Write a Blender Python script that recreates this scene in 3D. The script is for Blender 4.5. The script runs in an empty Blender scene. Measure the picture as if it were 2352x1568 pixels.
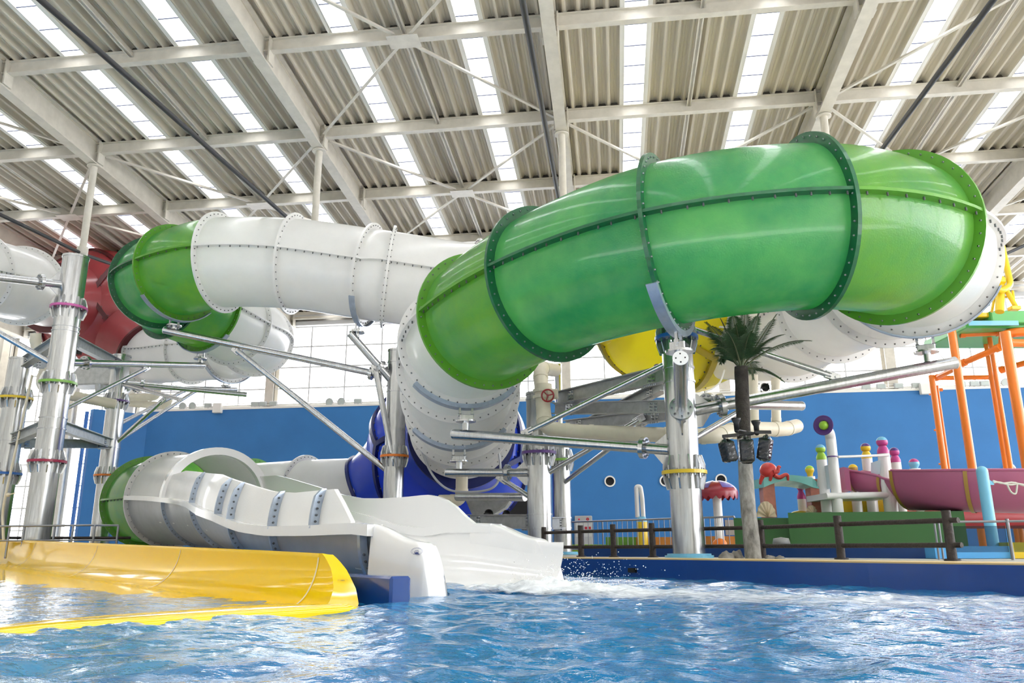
import bpy, math, random
import numpy as np
from mathutils import Vector, Matrix, noise
random.seed(7)
SC = bpy.context.scene
COL = SC.collection
PI = math.pi
ZUP = Vector((0, 0, 1))

# ---------------------------------------------------------------- camera (pinhole, 2352x1568)
FPX, TH, PSI, ROLL, CH = 1815.0, math.radians(14.6), math.radians(7.2), math.radians(-.3), .41
_fh = Vector((-math.sin(PSI), math.cos(PSI), 0)); _r0 = Vector((math.cos(PSI), math.sin(PSI), 0))
FW = math.cos(TH) * _fh + math.sin(TH) * ZUP
_u0 = -math.sin(TH) * _fh + math.cos(TH) * ZUP
RT = math.cos(ROLL) * _r0 + math.sin(ROLL) * _u0
UP = -math.sin(ROLL) * _r0 + math.cos(ROLL) * _u0
EYE = Vector((0, 0, CH)); FH = _fh
def ray(x, y): return FW + RT * ((x - 1176) / FPX) + UP * ((784 - y) / FPX)
def P(x, y, lam): return EYE + ray(x, y) * lam            # surveyed point: bearing and distance
def onz(x, y, z): d = ray(x, y); return EYE + d * ((z - CH) / d.z)
def onY(x, y, Y): d = ray(x, y); return EYE + d * (Y / d.y)
def onX(x, y, X): d = ray(x, y); return EYE + d * (X / d.x)
def vz(X, Y, y):                                          # height on the plumb line (X,Y) seen at image row y
    lo, hi = -2, 30
    for _ in range(50):
        m = (lo + hi) / 2; q = Vector((X, Y, m)) - EYE
        if 784 - FPX * q.dot(UP) / q.dot(FW) > y: lo = m
        else: hi = m
    return (lo + hi) / 2
cd = bpy.data.cameras.new('camera'); cam = bpy.data.objects.new('camera', cd); COL.objects.link(cam)
cd.sensor_width = 36; cd.lens = FPX / 2352 * 36; cd.clip_start = .05; cd.clip_end = 500
cam.matrix_world = Matrix(((RT.x, UP.x, -FW.x, EYE.x), (RT.y, UP.y, -FW.y, EYE.y), (RT.z, UP.z, -FW.z, EYE.z), (0, 0, 0, 1)))
SC.camera = cam

# ---------------------------------------------------------------- materials
MATS = {}
def mat(name, col, rough=.5, metal=0, spec=.5, coat=0, noise_amt=0, noise_scale=4, bump=0, bump_scale=40, trans=0, tcol=None, col2=None, stretch=None, rnoise=0):
    if name in MATS: return MATS[name]
    m = bpy.data.materials.new(name); m.use_nodes = True; nt = m.node_tree; N = nt.nodes; LK = nt.links
    b = N['Principled BSDF']; out = N['Material Output']
    b.inputs['Base Color'].default_value = (*col, 1); b.inputs['Roughness'].default_value = rough
    b.inputs['Metallic'].default_value = metal; b.inputs['Specular IOR Level'].default_value = spec
    b.inputs['Coat Weight'].default_value = coat; b.inputs['Coat Roughness'].default_value = .08
    tc = None
    def coords():
        nonlocal tc
        if tc is None:
            t = N.new('ShaderNodeTexCoord'); mp = N.new('ShaderNodeMapping'); LK.new(t.outputs['Object'], mp.inputs[0])
            if stretch: mp.inputs['Scale'].default_value = stretch
            tc = mp.outputs[0]
        return tc
    csock = None
    if noise_amt:
        n = N.new('ShaderNodeTexNoise'); n.inputs['Scale'].default_value = noise_scale; n.inputs['Detail'].default_value = 6; n.inputs['Roughness'].default_value = .6
        LK.new(coords(), n.inputs['Vector'])
        r = N.new('ShaderNodeValToRGB'); r.color_ramp.elements[0].position = .3; r.color_ramp.elements[1].position = .7
        c2 = col2 or tuple(c * (1 - noise_amt) for c in col); c1 = col if col2 else tuple(min(1, c * (1 + noise_amt * .5)) for c in col)
        r.color_ramp.elements[0].color = (*c2, 1); r.color_ramp.elements[1].color = (*c1, 1)
        LK.new(n.outputs['Fac'], r.inputs[0]); LK.new(r.outputs[0], b.inputs['Base Color']); csock = r.outputs[0]
        if rnoise:
            mr = N.new('ShaderNodeMapRange'); mr.inputs[3].default_value = rough - rnoise; mr.inputs[4].default_value = rough + rnoise
            LK.new(n.outputs['Fac'], mr.inputs[0]); LK.new(mr.outputs[0], b.inputs['Roughness'])
    if bump:
        n2 = N.new('ShaderNodeTexNoise'); n2.inputs['Scale'].default_value = bump_scale; n2.inputs['Detail'].default_value = 4
        LK.new(coords(), n2.inputs['Vector']); bp = N.new('ShaderNodeBump'); bp.inputs['Strength'].default_value = bump; bp.inputs['Distance'].default_value = .02
        LK.new(n2.outputs['Fac'], bp.inputs['Height']); LK.new(bp.outputs[0], b.inputs['Normal'])
    if trans:
        t = N.new('ShaderNodeBsdfTranslucent'); t.inputs[0].default_value = (*(tcol or col), 1)
        if csock is not None:
            hs = N.new('ShaderNodeHueSaturation'); hs.inputs['Value'].default_value = (sum(tcol) if tcol else sum(col)) / max(.01, sum(col)); LK.new(csock, hs.inputs['Color']); LK.new(hs.outputs[0], t.inputs[0])
        mx = N.new('ShaderNodeMixShader'); mx.inputs[0].default_value = trans
        LK.new(b.outputs[0], mx.inputs[1]); LK.new(t.outputs[0], mx.inputs[2]); LK.new(mx.outputs[0], out.inputs[0])
    m.diffuse_color = (*col, 1); MATS[name] = m; return m

M_WHITE = mat('white_fibreglass', (.87, .865, .85), .3, coat=.25, noise_amt=.04, noise_scale=1.5, bump=.12, bump_scale=60, trans=.30, tcol=(.95, .94, .91))
M_WHITES = mat('white_gelcoat', (.86, .86, .86), .16, coat=.4)
M_GREYS = mat('shaded_gelcoat_back', (.40, .415, .45), .33, coat=.2, noise_amt=.12, noise_scale=3)  # grey gelcoat, darkened so the shade on the flume's outside is in the colour
M_LIME = mat('lime_fibreglass', (.19, .43, .05), .24, coat=.5, noise_amt=.4, noise_scale=.8, bump=.25, bump_scale=45, trans=.42, tcol=(.34, .80, .09), col2=(.08, .31, .09))
M_TEAL = mat('emerald_fibreglass', (.15, .47, .15), .22, coat=.5, noise_amt=.4, noise_scale=.75, bump=.25, bump_scale=45, trans=.46, tcol=(.22, .92, .30), col2=(.03, .27, .12))
M_LIMEF = mat('lime_flange', (.09, .30, .02), .35, coat=.2)
M_TEALF = mat('emerald_flange', (.006, .11, .04), .35, coat=.2, noise_amt=.2, noise_scale=8)
M_RED = mat('red_fibreglass', (.40, .065, .075), .3, coat=.3, trans=.25, tcol=(.7, .09, .09), noise_amt=.15, noise_scale=1, bump=.1)
M_REDF = mat('red_seam', (.09, .008, .012), .4)
M_YEL = mat('yellow_fibreglass', (.80, .72, .05), .3, coat=.3, trans=.6, tcol=(1, .95, .10), bump=.1)
M_YELF = mat('olive_seam', (.42, .33, .02), .4)
M_BLU = mat('blue_fibreglass', (.035, .10, .68), .25, coat=.4, trans=.35, tcol=(.05, .15, .95), bump=.15)
M_BLUF = mat('navy_seam', (.005, .012, .12), .35)
M_STEEL = mat('galvanized_steel', (.58, .59, .60), .24, metal=.95, noise_amt=.22, noise_scale=5, rnoise=.06, stretch=(6, 6, .5))
M_STEELD = mat('galvanized_beam', (.50, .51, .51), .45, metal=.7, noise_amt=.2, noise_scale=6)
M_SADDLE = mat('zinc_saddle', (.42, .49, .60), .35, metal=.6, noise_amt=.15, noise_scale=7)
M_BOLT = mat('zinc_bolt', (.32, .34, .36), .35, metal=.8)
M_BOLTD = mat('dark_bolt', (.13, .135, .14), .4, metal=.5)
M_PAINT = mat('beige_roof_paint', (.62, .585, .515), .45, noise_amt=.12, noise_scale=3)
M_DECKR = mat('beige_roof_sheet', (.60, .55, .455), .55, noise_amt=.22, noise_scale=1.2, stretch=(4, .12, 1))
M_GAPSH = mat('dark_gap_shade', (.07, .065, .055), .8)  # near-black colour stands in for shadow in the roof sheet gaps
M_FRAME = mat('white_frame', (.75, .74, .70), .5)
M_WIRE = mat('blue_grey_bar', (.16, .18, .26), .5)
M_CABLE = mat('black_cable', (.02, .021, .024), .55)
M_CREAM = mat('cream_pvc', (.76, .70, .56), .4, noise_amt=.08, noise_scale=4)
M_WALL = mat('blue_wall_paint', (.026, .165, .43), .65, noise_amt=.1, noise_scale=.6)
M_CREAMW = mat('cream_wall', (.70, .68, .62), .7)
M_MULL = mat('grey_mullion', (.52, .53, .54), .5)
M_RIM = mat('navy_pool_wall', (.006, .055, .26), .3, coat=.2, noise_amt=.12, noise_scale=2)
M_RIM2 = mat('navy_block', (.006, .05, .24), .22, coat=.5)
M_TAN = mat('tan_edging', (.62, .44, .19), .6)
M_FLOOR = mat('deck_surface', (.55, .54, .50), .7, noise_amt=.1)
M_POOL = mat('pool_bottom', (.10, .38, .72), .6)
M_YGEL = mat('yellow_gelcoat', (.84, .53, .003), .08, spec=.14, coat=0)
M_YGEL2 = mat('bright_yellow_lip', (.94, .64, .005), .12, coat=.4)
M_SEAML = mat('pale_seam', (.78, .66, .35), .4)
M_LOG = mat('dark_brown_log', (.035, .024, .020), .55, noise_amt=.4, noise_scale=14, bump=.6, bump_scale=25)
M_RAIL = mat('grey_steel_rail', (.28, .29, .32), .35, metal=.8)
M_ROCK = mat('grey_rock', (.30, .28, .26), .85, noise_amt=.5, noise_scale=5, bump=.8, bump_scale=14)
M_TRUNK = mat('palm_bark', (.44, .42, .39), .85, noise_amt=.75, noise_scale=9, bump=.8, bump_scale=22, col2=(.10, .092, .082), stretch=(1, 1, .45))
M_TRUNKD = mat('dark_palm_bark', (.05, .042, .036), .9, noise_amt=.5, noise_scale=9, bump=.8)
M_FROND = mat('palm_leaf', (.035, .085, .03), .45, noise_amt=.4, noise_scale=12, trans=.2)
M_RACH = mat('palm_rib', (.10, .12, .055), .5)
M_BLACK = mat('black_plastic', (.012, .012, .014), .4)
M_DARK = mat('dark_opening', (.004, .004, .005), .8)
def flat(n, c, r=.4, **k): return mat(n, c, r, coat=.2, **k)
M_PURP = flat('purple_paint', (.10, .03, .22)); M_ORNG = flat('orange_paint', (.80, .20, .015)); M_CRIM = flat('crimson_paint', (.34, .01, .06))
M_PINK = flat('pink_paint', (.55, .10, .34)); M_GRNP = flat('green_paint', (.20, .45, .06)); M_YELP = flat('yellow_paint', (.80, .56, .02)); M_BLUP = flat('blue_paint', (.02, .14, .50))
M_SKY = flat('light_blue_paint', (.20, .55, .78)); M_REDV = flat('red_valve', (.35, .01, .015)); M_REDP = flat('red_paint', (.32, .008, .018))
M_FGRN = flat('green_block_paint', (.06, .19, .06), .6); M_PSL = flat('pink_gelcoat', (.48, .13, .25)); M_BAND = flat('ochre_band', (.45, .27, .05))
M_AQUA = flat('aqua_paint', (.22, .60, .56)); M_WOOD = flat('pink_brown_wood', (.60, .22, .16), .6, noise_amt=.2, noise_scale=8); M_CORAL = flat('coral_paint', (.70, .06, .055), .3)
M_WPOST = flat('white_post_paint', (.80, .80, .80), .35); M_MAG = flat('magenta_paint', (.52, .05, .26)); M_LIMP = flat('lime_paint', (.35, .62, .05)); M_CREAMS = flat('cream_shell', (.75, .62, .45), .6)
M_LBL = flat('baby_blue_paint', (.10, .42, .85)); M_GREYB = flat('grey_cabinet_paint', (.34, .35, .35), .45); M_INK = flat('dark_blue_ink', (.02, .05, .25)); M_MUSHR = flat('maroon_cap', (.30, .02, .04), .3); M_MUSHP = flat('violet_patch', (.16, .12, .45), .3)
M_ROPE = flat('pale_rope', (.62, .62, .56), .9); M_BROWN = flat('brown_logo_ink', (.22, .13, .02))
M_ORFR = flat('orange_gloss', (.85, .22, .02), .28); M_ORFRB = flat('yellow_gloss', (.85, .60, .02), .28); M_GPLAT = flat('green_gloss', (.08, .42, .10), .35)

def glassy(name, tint, alpha, rough=.03):
    m = bpy.data.materials.new(name); m.use_nodes = True; nt = m.node_tree; N = nt.nodes; LK = nt.links
    N.remove(N['Principled BSDF']); out = N['Material Output']
    t = N.new('ShaderNodeBsdfTransparent'); t.inputs[0].default_value = (*tint, 1); g = N.new('ShaderNodeBsdfGlossy'); g.inputs['Roughness'].default_value = rough
    g.inputs['Color'].default_value = (.9, .9, .9, 1)
    fr = N.new('ShaderNodeFresnel'); fr.inputs[0].default_value = 1.3; mx = N.new('ShaderNodeMixShader')
    ma = N.new('ShaderNodeMath'); ma.operation = 'MULTIPLY'; ma.inputs[1].default_value = alpha
    LK.new(fr.outputs[0], ma.inputs[0]); LK.new(ma.outputs[0], mx.inputs[0]); LK.new(t.outputs[0], mx.inputs[1]); LK.new(g.outputs[0], mx.inputs[2]); LK.new(mx.outputs[0], out.inputs[0])
    MATS[name] = m; return m
M_GLASS = glassy('window_glass', (.97, .98, 1), .5)
M_TGLASS = glassy('tinted_glass', (.55, .62, .66), 1)
M_WRAP = glassy('clear_plastic_wrap', (.85, .86, .88), 2.2, .15)

# ---------------------------------------------------------------- mesh builder
ORG = {}
class MB:
    def __init__(s): s.v = []; s.f = []; s.sm = []; s.mi = []
    def add(s, vs, fs, smooth=False, mi=0):
        k = len(s.v); s.v += [Vector(v) for v in vs]
        for f in fs: s.f.append(tuple(i + k for i in f)); s.sm.append(smooth); s.mi.append(mi)
        return s
    def obox(s, c, x, y, z, mi=0, ch=0):
        c, x, y, z = Vector(c), Vector(x), Vector(y), Vector(z)
        if ch:
            lx, ly, lz = x.length, y.length, z.length; vs = []; fs = []
            ch = min(ch, lx * .6, ly * .6, lz * .6); ex, ey, ez = x / lx, y / ly, z / lz; idx = {}
            for sx in (-1, 1):
                for sy in (-1, 1):
                    for sz in (-1, 1):
                        k = c + x * sx + y * sy + z * sz
                        for a, q in enumerate((k - ey * ch * sy - ez * ch * sz, k - ex * ch * sx - ez * ch * sz, k - ex * ch * sx - ey * ch * sy)):
                            idx[(sx, sy, sz, a)] = len(vs); vs.append(q)
            I = lambda *k: idx[k]
            for q in (-1, 1):
                fs.append((I(q, -1, -1, 0), I(q, 1, -1, 0), I(q, 1, 1, 0), I(q, -1, 1, 0))); fs.append((I(-1, q, -1, 1), I(1, q, -1, 1), I(1, q, 1, 1), I(-1, q, 1, 1))); fs.append((I(-1, -1, q, 2), I(1, -1, q, 2), I(1, 1, q, 2), I(-1, 1, q, 2)))
            for a in (-1, 1):
                for b in (-1, 1):
                    fs.append((I(-1, a, b, 1), I(1, a, b, 1), I(1, a, b, 2), I(-1, a, b, 2))); fs.append((I(a, -1, b, 0), I(a, 1, b, 0), I(a, 1, b, 2), I(a, -1, b, 2))); fs.append((I(a, b, -1, 0), I(a, b, 1, 0), I(a, b, 1, 1), I(a, b, -1, 1)))
                    for d in (-1, 1): fs.append((I(a, b, d, 0), I(a, b, d, 1), I(a, b, d, 2)))
            return s.add(vs, fs, False, mi)
        vs = [c + x * i + y * j + z * k for i in (-1, 1) for j in (-1, 1) for k in (-1, 1)]
        return s.add(vs, [(0, 1, 3, 2), (4, 6, 7, 5), (0, 4, 5, 1), (2, 3, 7, 6), (0, 2, 6, 4), (1, 5, 7, 3)], False, mi)
    def box(s, a, b, mi=0, ch=0):
        a, b = Vector(a), Vector(b); h = (b - a) / 2
        return s.obox((a + b) / 2, (abs(h.x), 0, 0), (0, abs(h.y), 0), (0, 0, abs(h.z)), mi, ch)
    def tube(s, pts, r, n=12, caps=True, smooth=True, mi=0):
        pts = [Vector(p) for p in pts]; m = len(pts); rs = r if isinstance(r, (list, tuple)) else [r] * m
        t0 = (pts[1] - pts[0]).normalized(); a = t0.orthogonal().normalized(); vs = []; prev = t0
        for i, p in enumerate(pts):
            t = (pts[min(i + 1, m - 1)] - pts[max(i - 1, 0)]).normalized()
            q = prev.rotation_difference(t); a = q @ a; a = (a - t * a.dot(t)).normalized(); b = t.cross(a); prev = t
            vs += [p + (a * math.cos(2 * PI * k / n) + b * math.sin(2 * PI * k / n)) * rs[i] for k in range(n)]
        fs = [(i * n + k, i * n + (k + 1) % n, (i + 1) * n + (k + 1) % n, (i + 1) * n + k) for i in range(m - 1) for k in range(n)]
        s.add(vs, fs, smooth, mi)
        if caps: s.add(vs[:n], [tuple(range(n))[::-1]], False, mi); s.add(vs[-n:], [tuple(range(n))], False, mi)
        return s
    def cyl(s, p, q, r, r2=None, n=20, mi=0, caps=True): return s.tube([p, q], [r, r if r2 is None else r2], n, caps, True, mi)
    def ring(s, c, ax, r0, r1, th, n=56, mi=0):
        c = Vector(c); ax = Vector(ax).normalized(); a = ax.orthogonal().normalized(); b = ax.cross(a); vs = []
        for k in range(n):
            d = a * math.cos(2 * PI * k / n) + b * math.sin(2 * PI * k / n)
            vs += [c + d * r0 - ax * th / 2, c + d * r1 - ax * th / 2, c + d * r1 + ax * th / 2, c + d * r0 + ax * th / 2]
        fs = []
        for k in range(n):
            i = 4 * k; j = 4 * ((k + 1) % n)
            for e in range(4): fs.append((i + e, j + e, j + (e + 1) % 4, i + (e + 1) % 4))
        return s.add(vs, fs, False, mi)
    def lathe(s, prof, base, ax=ZUP, n=24, smooth=True, mi=0):
        base = Vector(base); ax = Vector(ax).normalized(); a = ax.orthogonal().normalized(); b = ax.cross(a); m = len(prof); vs = []
        for r, h in prof: vs += [base + ax * h + (a * math.cos(2 * PI * k / n) + b * math.sin(2 * PI * k / n)) * max(r, 1e-4) for k in range(n)]
        fs = [(i * n + k, i * n + (k + 1) % n, (i + 1) * n + (k + 1) % n, (i + 1) * n + k) for i in range(m - 1) for k in range(n)]
        return s.add(vs, fs, smooth, mi)
    def ball(s, c, rx, ry=None, rz=None, n=24, m=14, mi=0, rot=None):
        ry = ry or rx; rz = rz or rx; vs = []; c = Vector(c); R = rot or Matrix.Identity(3)
        for i in range(m + 1):
            t = PI * i / m
            for k in range(n):
                f = 2 * PI * k / n; vs.append(c + R @ Vector((rx * math.sin(t) * math.cos(f), ry * math.sin(t) * math.sin(f), rz * math.cos(t))))
        fs = [(i * n + k, (i + 1) * n + k, (i + 1) * n + (k + 1) % n, i * n + (k + 1) % n) for i in range(m) for k in range(n)]
        return s.add(vs, fs, True, mi)
    def ibeam(s, p, q, h, w, tf=.02, tw=.015, up=ZUP, mi=0, chan=False):
        p, q = Vector(p), Vector(q); d = (q - p); L = d.length / 2; d.normalize(); u = (Vector(up) - d * Vector(up).dot(d)).normalized(); sd = d.cross(u); c = (p + q) / 2
        s.obox(c + u * (h / 2 - tf / 2), d * L, sd * (w / 2), u * (tf / 2), mi); s.obox(c - u * (h / 2 - tf / 2), d * L, sd * (w / 2), u * (tf / 2), mi)
        return s.obox(c, d * L, sd * (tw / 2), u * (h / 2 - tf), mi)
    def grid(s, rows, smooth=True, mi=0, close=False):
        n = len(rows[0]); vs = [v for r in rows for v in r]; fs = []
        for i in range(len(rows) - 1):
            for k in range(n if close else n - 1): fs.append((i * n + k, i * n + (k + 1) % n, (i + 1) * n + (k + 1) % n, (i + 1) * n + k))
        return s.add(vs, fs, smooth, mi)
    def prism(s, poly, d, mi=0):
        poly = [Vector(p) for p in poly]; d = Vector(d); n = len(poly); vs = poly + [p + d for p in poly]
        return s.add(vs, [tuple(range(n))[::-1], tuple(range(n, 2 * n))] + [(i, (i + 1) % n, n + (i + 1) % n, n + i) for i in range(n)], False, mi)
    def build(s, name, mats, parent=None, origin=None, sharp=None):
        o_ = ORG[parent] if parent else Vector(origin) if origin is not None else Vector((0, 0, 0))
        me = bpy.data.meshes.new(name); me.from_pydata([tuple(v - o_) for v in s.v], [], s.f)
        for m in (mats if isinstance(mats, (list, tuple)) else [mats]): me.materials.append(m)
        me.polygons.foreach_set('use_smooth', s.sm); me.polygons.foreach_set('material_index', s.mi)
        import bmesh
        b = bmesh.new(); b.from_mesh(me); bmesh.ops.recalc_face_normals(b, faces=b.faces); b.to_mesh(me); b.free(); me.update()
        o = bpy.data.objects.new(name, me); COL.objects.link(o)
        if parent: o.parent = parent
        else: o.location = o_
        ORG[o] = o_
        return o
def tag(o, label=None, cat=None, group=None, kind=None):
    if label: o['label'] = label
    if cat: o['category'] = cat
    if group: o['group'] = group
    if kind: o['kind'] = kind
    return o
def thing(name, label, cat, loc, group=None):
    o = bpy.data.objects.new(name, None); COL.objects.link(o); o.location = Vector(loc); o.empty_display_size = .2
    ORG[o] = Vector(loc); return tag(o, label, cat, group)
def one(mb, name, mats, label, cat, group=None, origin=None):
    if origin is None:
        xs = [v.x for v in mb.v]; ys = [v.y for v in mb.v]; origin = ((min(xs) + max(xs)) / 2, (min(ys) + max(ys)) / 2, min(v.z for v in mb.v))
    return tag(mb.build(name, mats, None, origin), label, cat, group)
def struct(mb, name, mats, parent=None): return tag(mb.build(name, mats, parent), kind='structure' if not parent else None)
def cr(pts, per=10):                                      # Catmull-Rom resample
    out = []; m = len(pts)
    for i in range(m - 1):
        p0, p1, p2, p3 = pts[max(i - 1, 0)], pts[i], pts[i + 1], pts[min(i + 2, m - 1)]
        for k in range(per):
            t = k / per
            out.append(.5 * (2 * p1 + (p2 - p0) * t + (2 * p0 - 5 * p1 + 4 * p2 - p3) * t * t + (3 * p1 - p0 - 3 * p2 + p3) * t ** 3))
    out.append(pts[-1].copy()); return out
def elbow(pts, r=.3, per=6):                              # polyline with rounded corners
    pts = [Vector(p) for p in pts]; out = [pts[0]]
    for a, b, c in zip(pts, pts[1:], pts[2:]):
        u = (a - b); v = (c - b); rr = min(r, u.length * .49, v.length * .49); u.normalize(); v.normalize(); p, q = b + u * rr, b + v * rr
        for k in range(per + 1):
            t = k / per; out.append((1 - t) ** 2 * p + 2 * t * (1 - t) * b + t * t * q)
    out.append(pts[-1]); return out
def lerp_table(tab, t):
    if t <= tab[0][0]: return tab[0][1]
    for (a, x), (b, y) in zip(tab, tab[1:]):
        if t <= b:
            u = (t - a) / (b - a); return x + (y - x) * u
    return tab[-1][1]
# ================================================================= SETTING
DK = .24                                                  # deck level above the water
# world: bright overcast sky
w = bpy.data.worlds.new('sky'); SC.world = w; w.use_nodes = True
bg = w.node_tree.nodes['Background']; bg.inputs[0].default_value = (1, .99, .97, 1); bg.inputs[1].default_value = 5.5

BX = [-1.2 + 7.75 * k for k in range(-4, 5)]              # main roof beams
PY = [-11.65, -7.45, -3.25, .95, 5.15, 9.35, 13.55, 17.72, 21.95, 26.05, 30.2, 34.4, 38.5]  # purlins
def zp(Y): return 14.41 - .0585 * Y                       # underside of purlins
Y0, Y1 = -14.0, 39.6
for i, X in enumerate(BX):
    mb = MB(); mb.ibeam((X, Y0, zp(Y0) + .02), (X, Y1, zp(Y1) + .02), .86, .34, .035, .03); struct(mb, 'roof_beam', M_PAINT)
for Y in PY:
    mb = MB(); mb.ibeam((BX[0] - 1, Y, zp(Y) + .19), (BX[-1] + 1, Y, zp(Y) + .19), .38, .2, .025, .02)
    for X in BX:
        for sx in (-1, 1): mb.box((X + sx * .2 - .02, Y - .16, zp(Y) - .36), (X + sx * .2 + .02, Y + .16, zp(Y) + .4))
    struct(mb, 'roof_purlin', M_PAINT)
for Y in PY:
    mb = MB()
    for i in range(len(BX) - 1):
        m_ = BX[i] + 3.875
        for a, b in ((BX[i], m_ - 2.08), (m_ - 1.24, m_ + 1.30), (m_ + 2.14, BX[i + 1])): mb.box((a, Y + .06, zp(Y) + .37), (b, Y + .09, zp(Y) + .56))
    struct(mb, 'roof_gap_shade', M_GAPSH)  # added dark plates imitate the shadowed gaps between folded sheets and purlins
# folded roof sheets between beams, with skylight strips
SKW = .62
def sheet(x0, x1, name):
    n = max(1, round((x1 - x0) / .355)); p = (x1 - x0) / n; xs = []
    for k in range(n):
        a = x0 + k * p
        xs += [(a, 0), (a + .13 * p, 0), (a + .16 * p, .012), (a + .30 * p, .15), (a + .36 * p, .17), (a + .50 * p, .17), (a + .55 * p, .155), (a + .60 * p, .17), (a + .74 * p, .17), (a + .80 * p, .15), (a + .95 * p, .012)]
    xs.append((x1, 0)); rows = []
    for Y in [Y0] + PY + [Y1]:
        rows.append([Vector((x, Y, zp(Y) + .40 + h)) for x, h in xs])
    mb = MB(); mb.grid(rows, smooth=False)
    return struct(mb, name, M_DECKR)
wn = 0
SKS = []
for i in range(len(BX) - 1):
    a = BX[i]; mid = a + 3.875; c1, c2 = mid - 1.66, mid + 1.72
    sheet(a - .02, c1 - SKW / 2 - .1, 'ceiling'); sheet(c1 + SKW / 2 + .1, c2 - SKW / 2 - .1, 'ceiling'); sheet(c2 + SKW / 2 + .1, a + 7.77, 'ceiling')
    SKS += [c1, c2]
    mb = MB(); mb.obox((mid, (Y0 + Y1) / 2, zp((Y0 + Y1) / 2) + .3), (.035, 0, 0), (0, (Y1 - Y0) / 2, -.0585 * (Y1 - Y0) / 2), (0, 0, .09)); mb.obox((mid, (Y0 + Y1) / 2, zp((Y0 + Y1) / 2) + .22), (.07, 0, 0), (0, (Y1 - Y0) / 2, -.0585 * (Y1 - Y0) / 2), (0, 0, .01))
    struct(mb, 'roof_sag_bar', M_PAINT)
for c in SKS:
    wn += 1; L = (Y1 - Y0) / 2; Ym = (Y0 + Y1) / 2; dY = Vector((0, L, -.0585 * L))
    mb = MB()
    for s in (-1, 1):
        mb.obox((c + s * (SKW / 2 + .05), Ym, zp(Ym) + .44), (.055, 0, 0), dY, (0, 0, .07)); mb.obox((c + s * (SKW / 2 + .0), Ym, zp(Ym) + .39), (.02, 0, 0), dY, (0, 0, .02))
    fr = struct(mb, 'window_%d' % wn, M_FRAME); ORG[fr] = Vector((0, 0, 0))
    mb = MB(); mb.obox((c, Ym, zp(Ym) + .50), (SKW / 2 + .03, 0, 0), dY, (0, 0, .006)); mb.build('pane', M_GLASS, fr)
    mb = MB(); Y = Y0 + .5
    while Y < Y1:
        mb.cyl((c - SKW / 2 - .05, Y, zp(Y) + .40), (c + SKW / 2 + .05, Y, zp(Y) + .40), .019, n=6); Y += .86
    mb.build('glazing_bar', M_WIRE, fr)
# bracing in the roof plane
def brace(x0, y0, x1, y1):
    mb = MB(); a = Vector((x0, y0, zp(y0) + .02)); b = Vector((x1, y1, zp(y1) + .02)); d = (b - a).normalized(); a += d * .3; b -= d * .3
    sd = d.cross(ZUP).normalized(); L = (b - a).length / 2; c = (a + b) / 2
    mb.obox(c, d * L, sd * .045, (0, 0, .006)); mb.obox(c + sd * .0 + ZUP * .04, d * L, sd * .006, (0, 0, .04)); struct(mb, 'roof_brace', M_PAINT)
for i in range(len(BX) - 1):
    m = BX[i] + 3.875
    nodes = []
    if i % 2 == 1:
        for bx in (BX[i], BX[i + 1]): brace(bx, PY[8], m, PY[7]); brace(m, PY[7], bx, PY[6])
    for bx in (BX[i], BX[i + 1]): brace(bx, PY[8], m, PY[9]); brace(m, PY[9], bx, PY[10])
    for Y in ([PY[7], PY[9]] if i % 2 else [PY[9]]):
        mb = MB(); mb.box((m - .42, Y - .28, zp(Y) - .02), (m + .42, Y + .28, zp(Y) - .005)); struct(mb, 'roof_gusset', M_PAINT)
# king posts under the beams and the black tie cables they spread
for k, X in enumerate(BX):
    zb = 9.62; Y = PY[8]
    mb = MB(); mb.cyl((X, Y, zp(Y) - .42), (X, Y, zb), .11, n=18); mb.cyl((X, Y, zp(Y) - .42), (X, Y, zp(Y) - .46), .22, n=18); mb.ring((X, Y, zb + .1), ZUP, .10, .17, .2, 20); mb.ball((X, Y, zb - .02), .17, rz=.1, n=14, m=8)
    struct(mb, 'roof_post', M_PAINT)
    if 1 <= k:
        mb = MB(); p = [Vector((X, 4, 8.72)), Vector((X, 11, 9.11)), Vector((X, Y - .05, zb)), Vector((X, Y + .05, zb)), Vector((X, 38, zp(38) - .4))]
        mb.tube(p, .056, 10); struct(mb, 'roof_tie_cable', M_CABLE)

# --- back wall: blue painted wall below, glazing above and at the far left
ZW = 7.42; YW = 38.5
mb = MB(); mb.box((-24.2, YW, -.6), (33, YW + .3, ZW)); struct(mb, 'wall_back', M_WALL)
mb = MB(); mb.prism([(-24.2, YW, -.6), (-24.2, YW + .3, -.6), (-26.15, 36.6, -.6), (-25.85, 36.4, -.6)], (0, 0, ZW + .45)); struct(mb, 'wall_left', M_WALL)
mb = MB(); mb.cyl((-26.12, 36.3, DK - .02), (-26.12, 36.3, ZW - .3), .09, n=10); one(mb, 'downpipe', M_BLUP, 'blue drainpipe down the free left edge of the blue wall', 'pipe')
mb = MB(); mb.box((-24.4, YW - .02, ZW), (33, YW + .95, ZW + .10)); mb.box((-24.4, YW + .5, ZW + .1), (33, YW + .56, ZW + .3)); struct(mb, 'trim_1', M_FRAME)
mb = MB(); mb.cyl((-24.4, YW + .06, ZW + .2), (33, YW + .06, ZW + .2), .035, n=8); mb.cyl((-24.4, YW + .1, ZW + .32), (33, YW + .1, ZW + .32), .02, n=8); one(mb, 'conduit_run', M_FRAME, 'thin pale conduits running along the top of the blue wall', 'pipe')
YG = 39.3; ZG = 12.0
mb = MB(); mb.box((-36, YG - .35, ZG), (36, YG + .4, zp(YG) + .8)); struct(mb, 'wall_back_header', M_PAINT)
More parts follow.
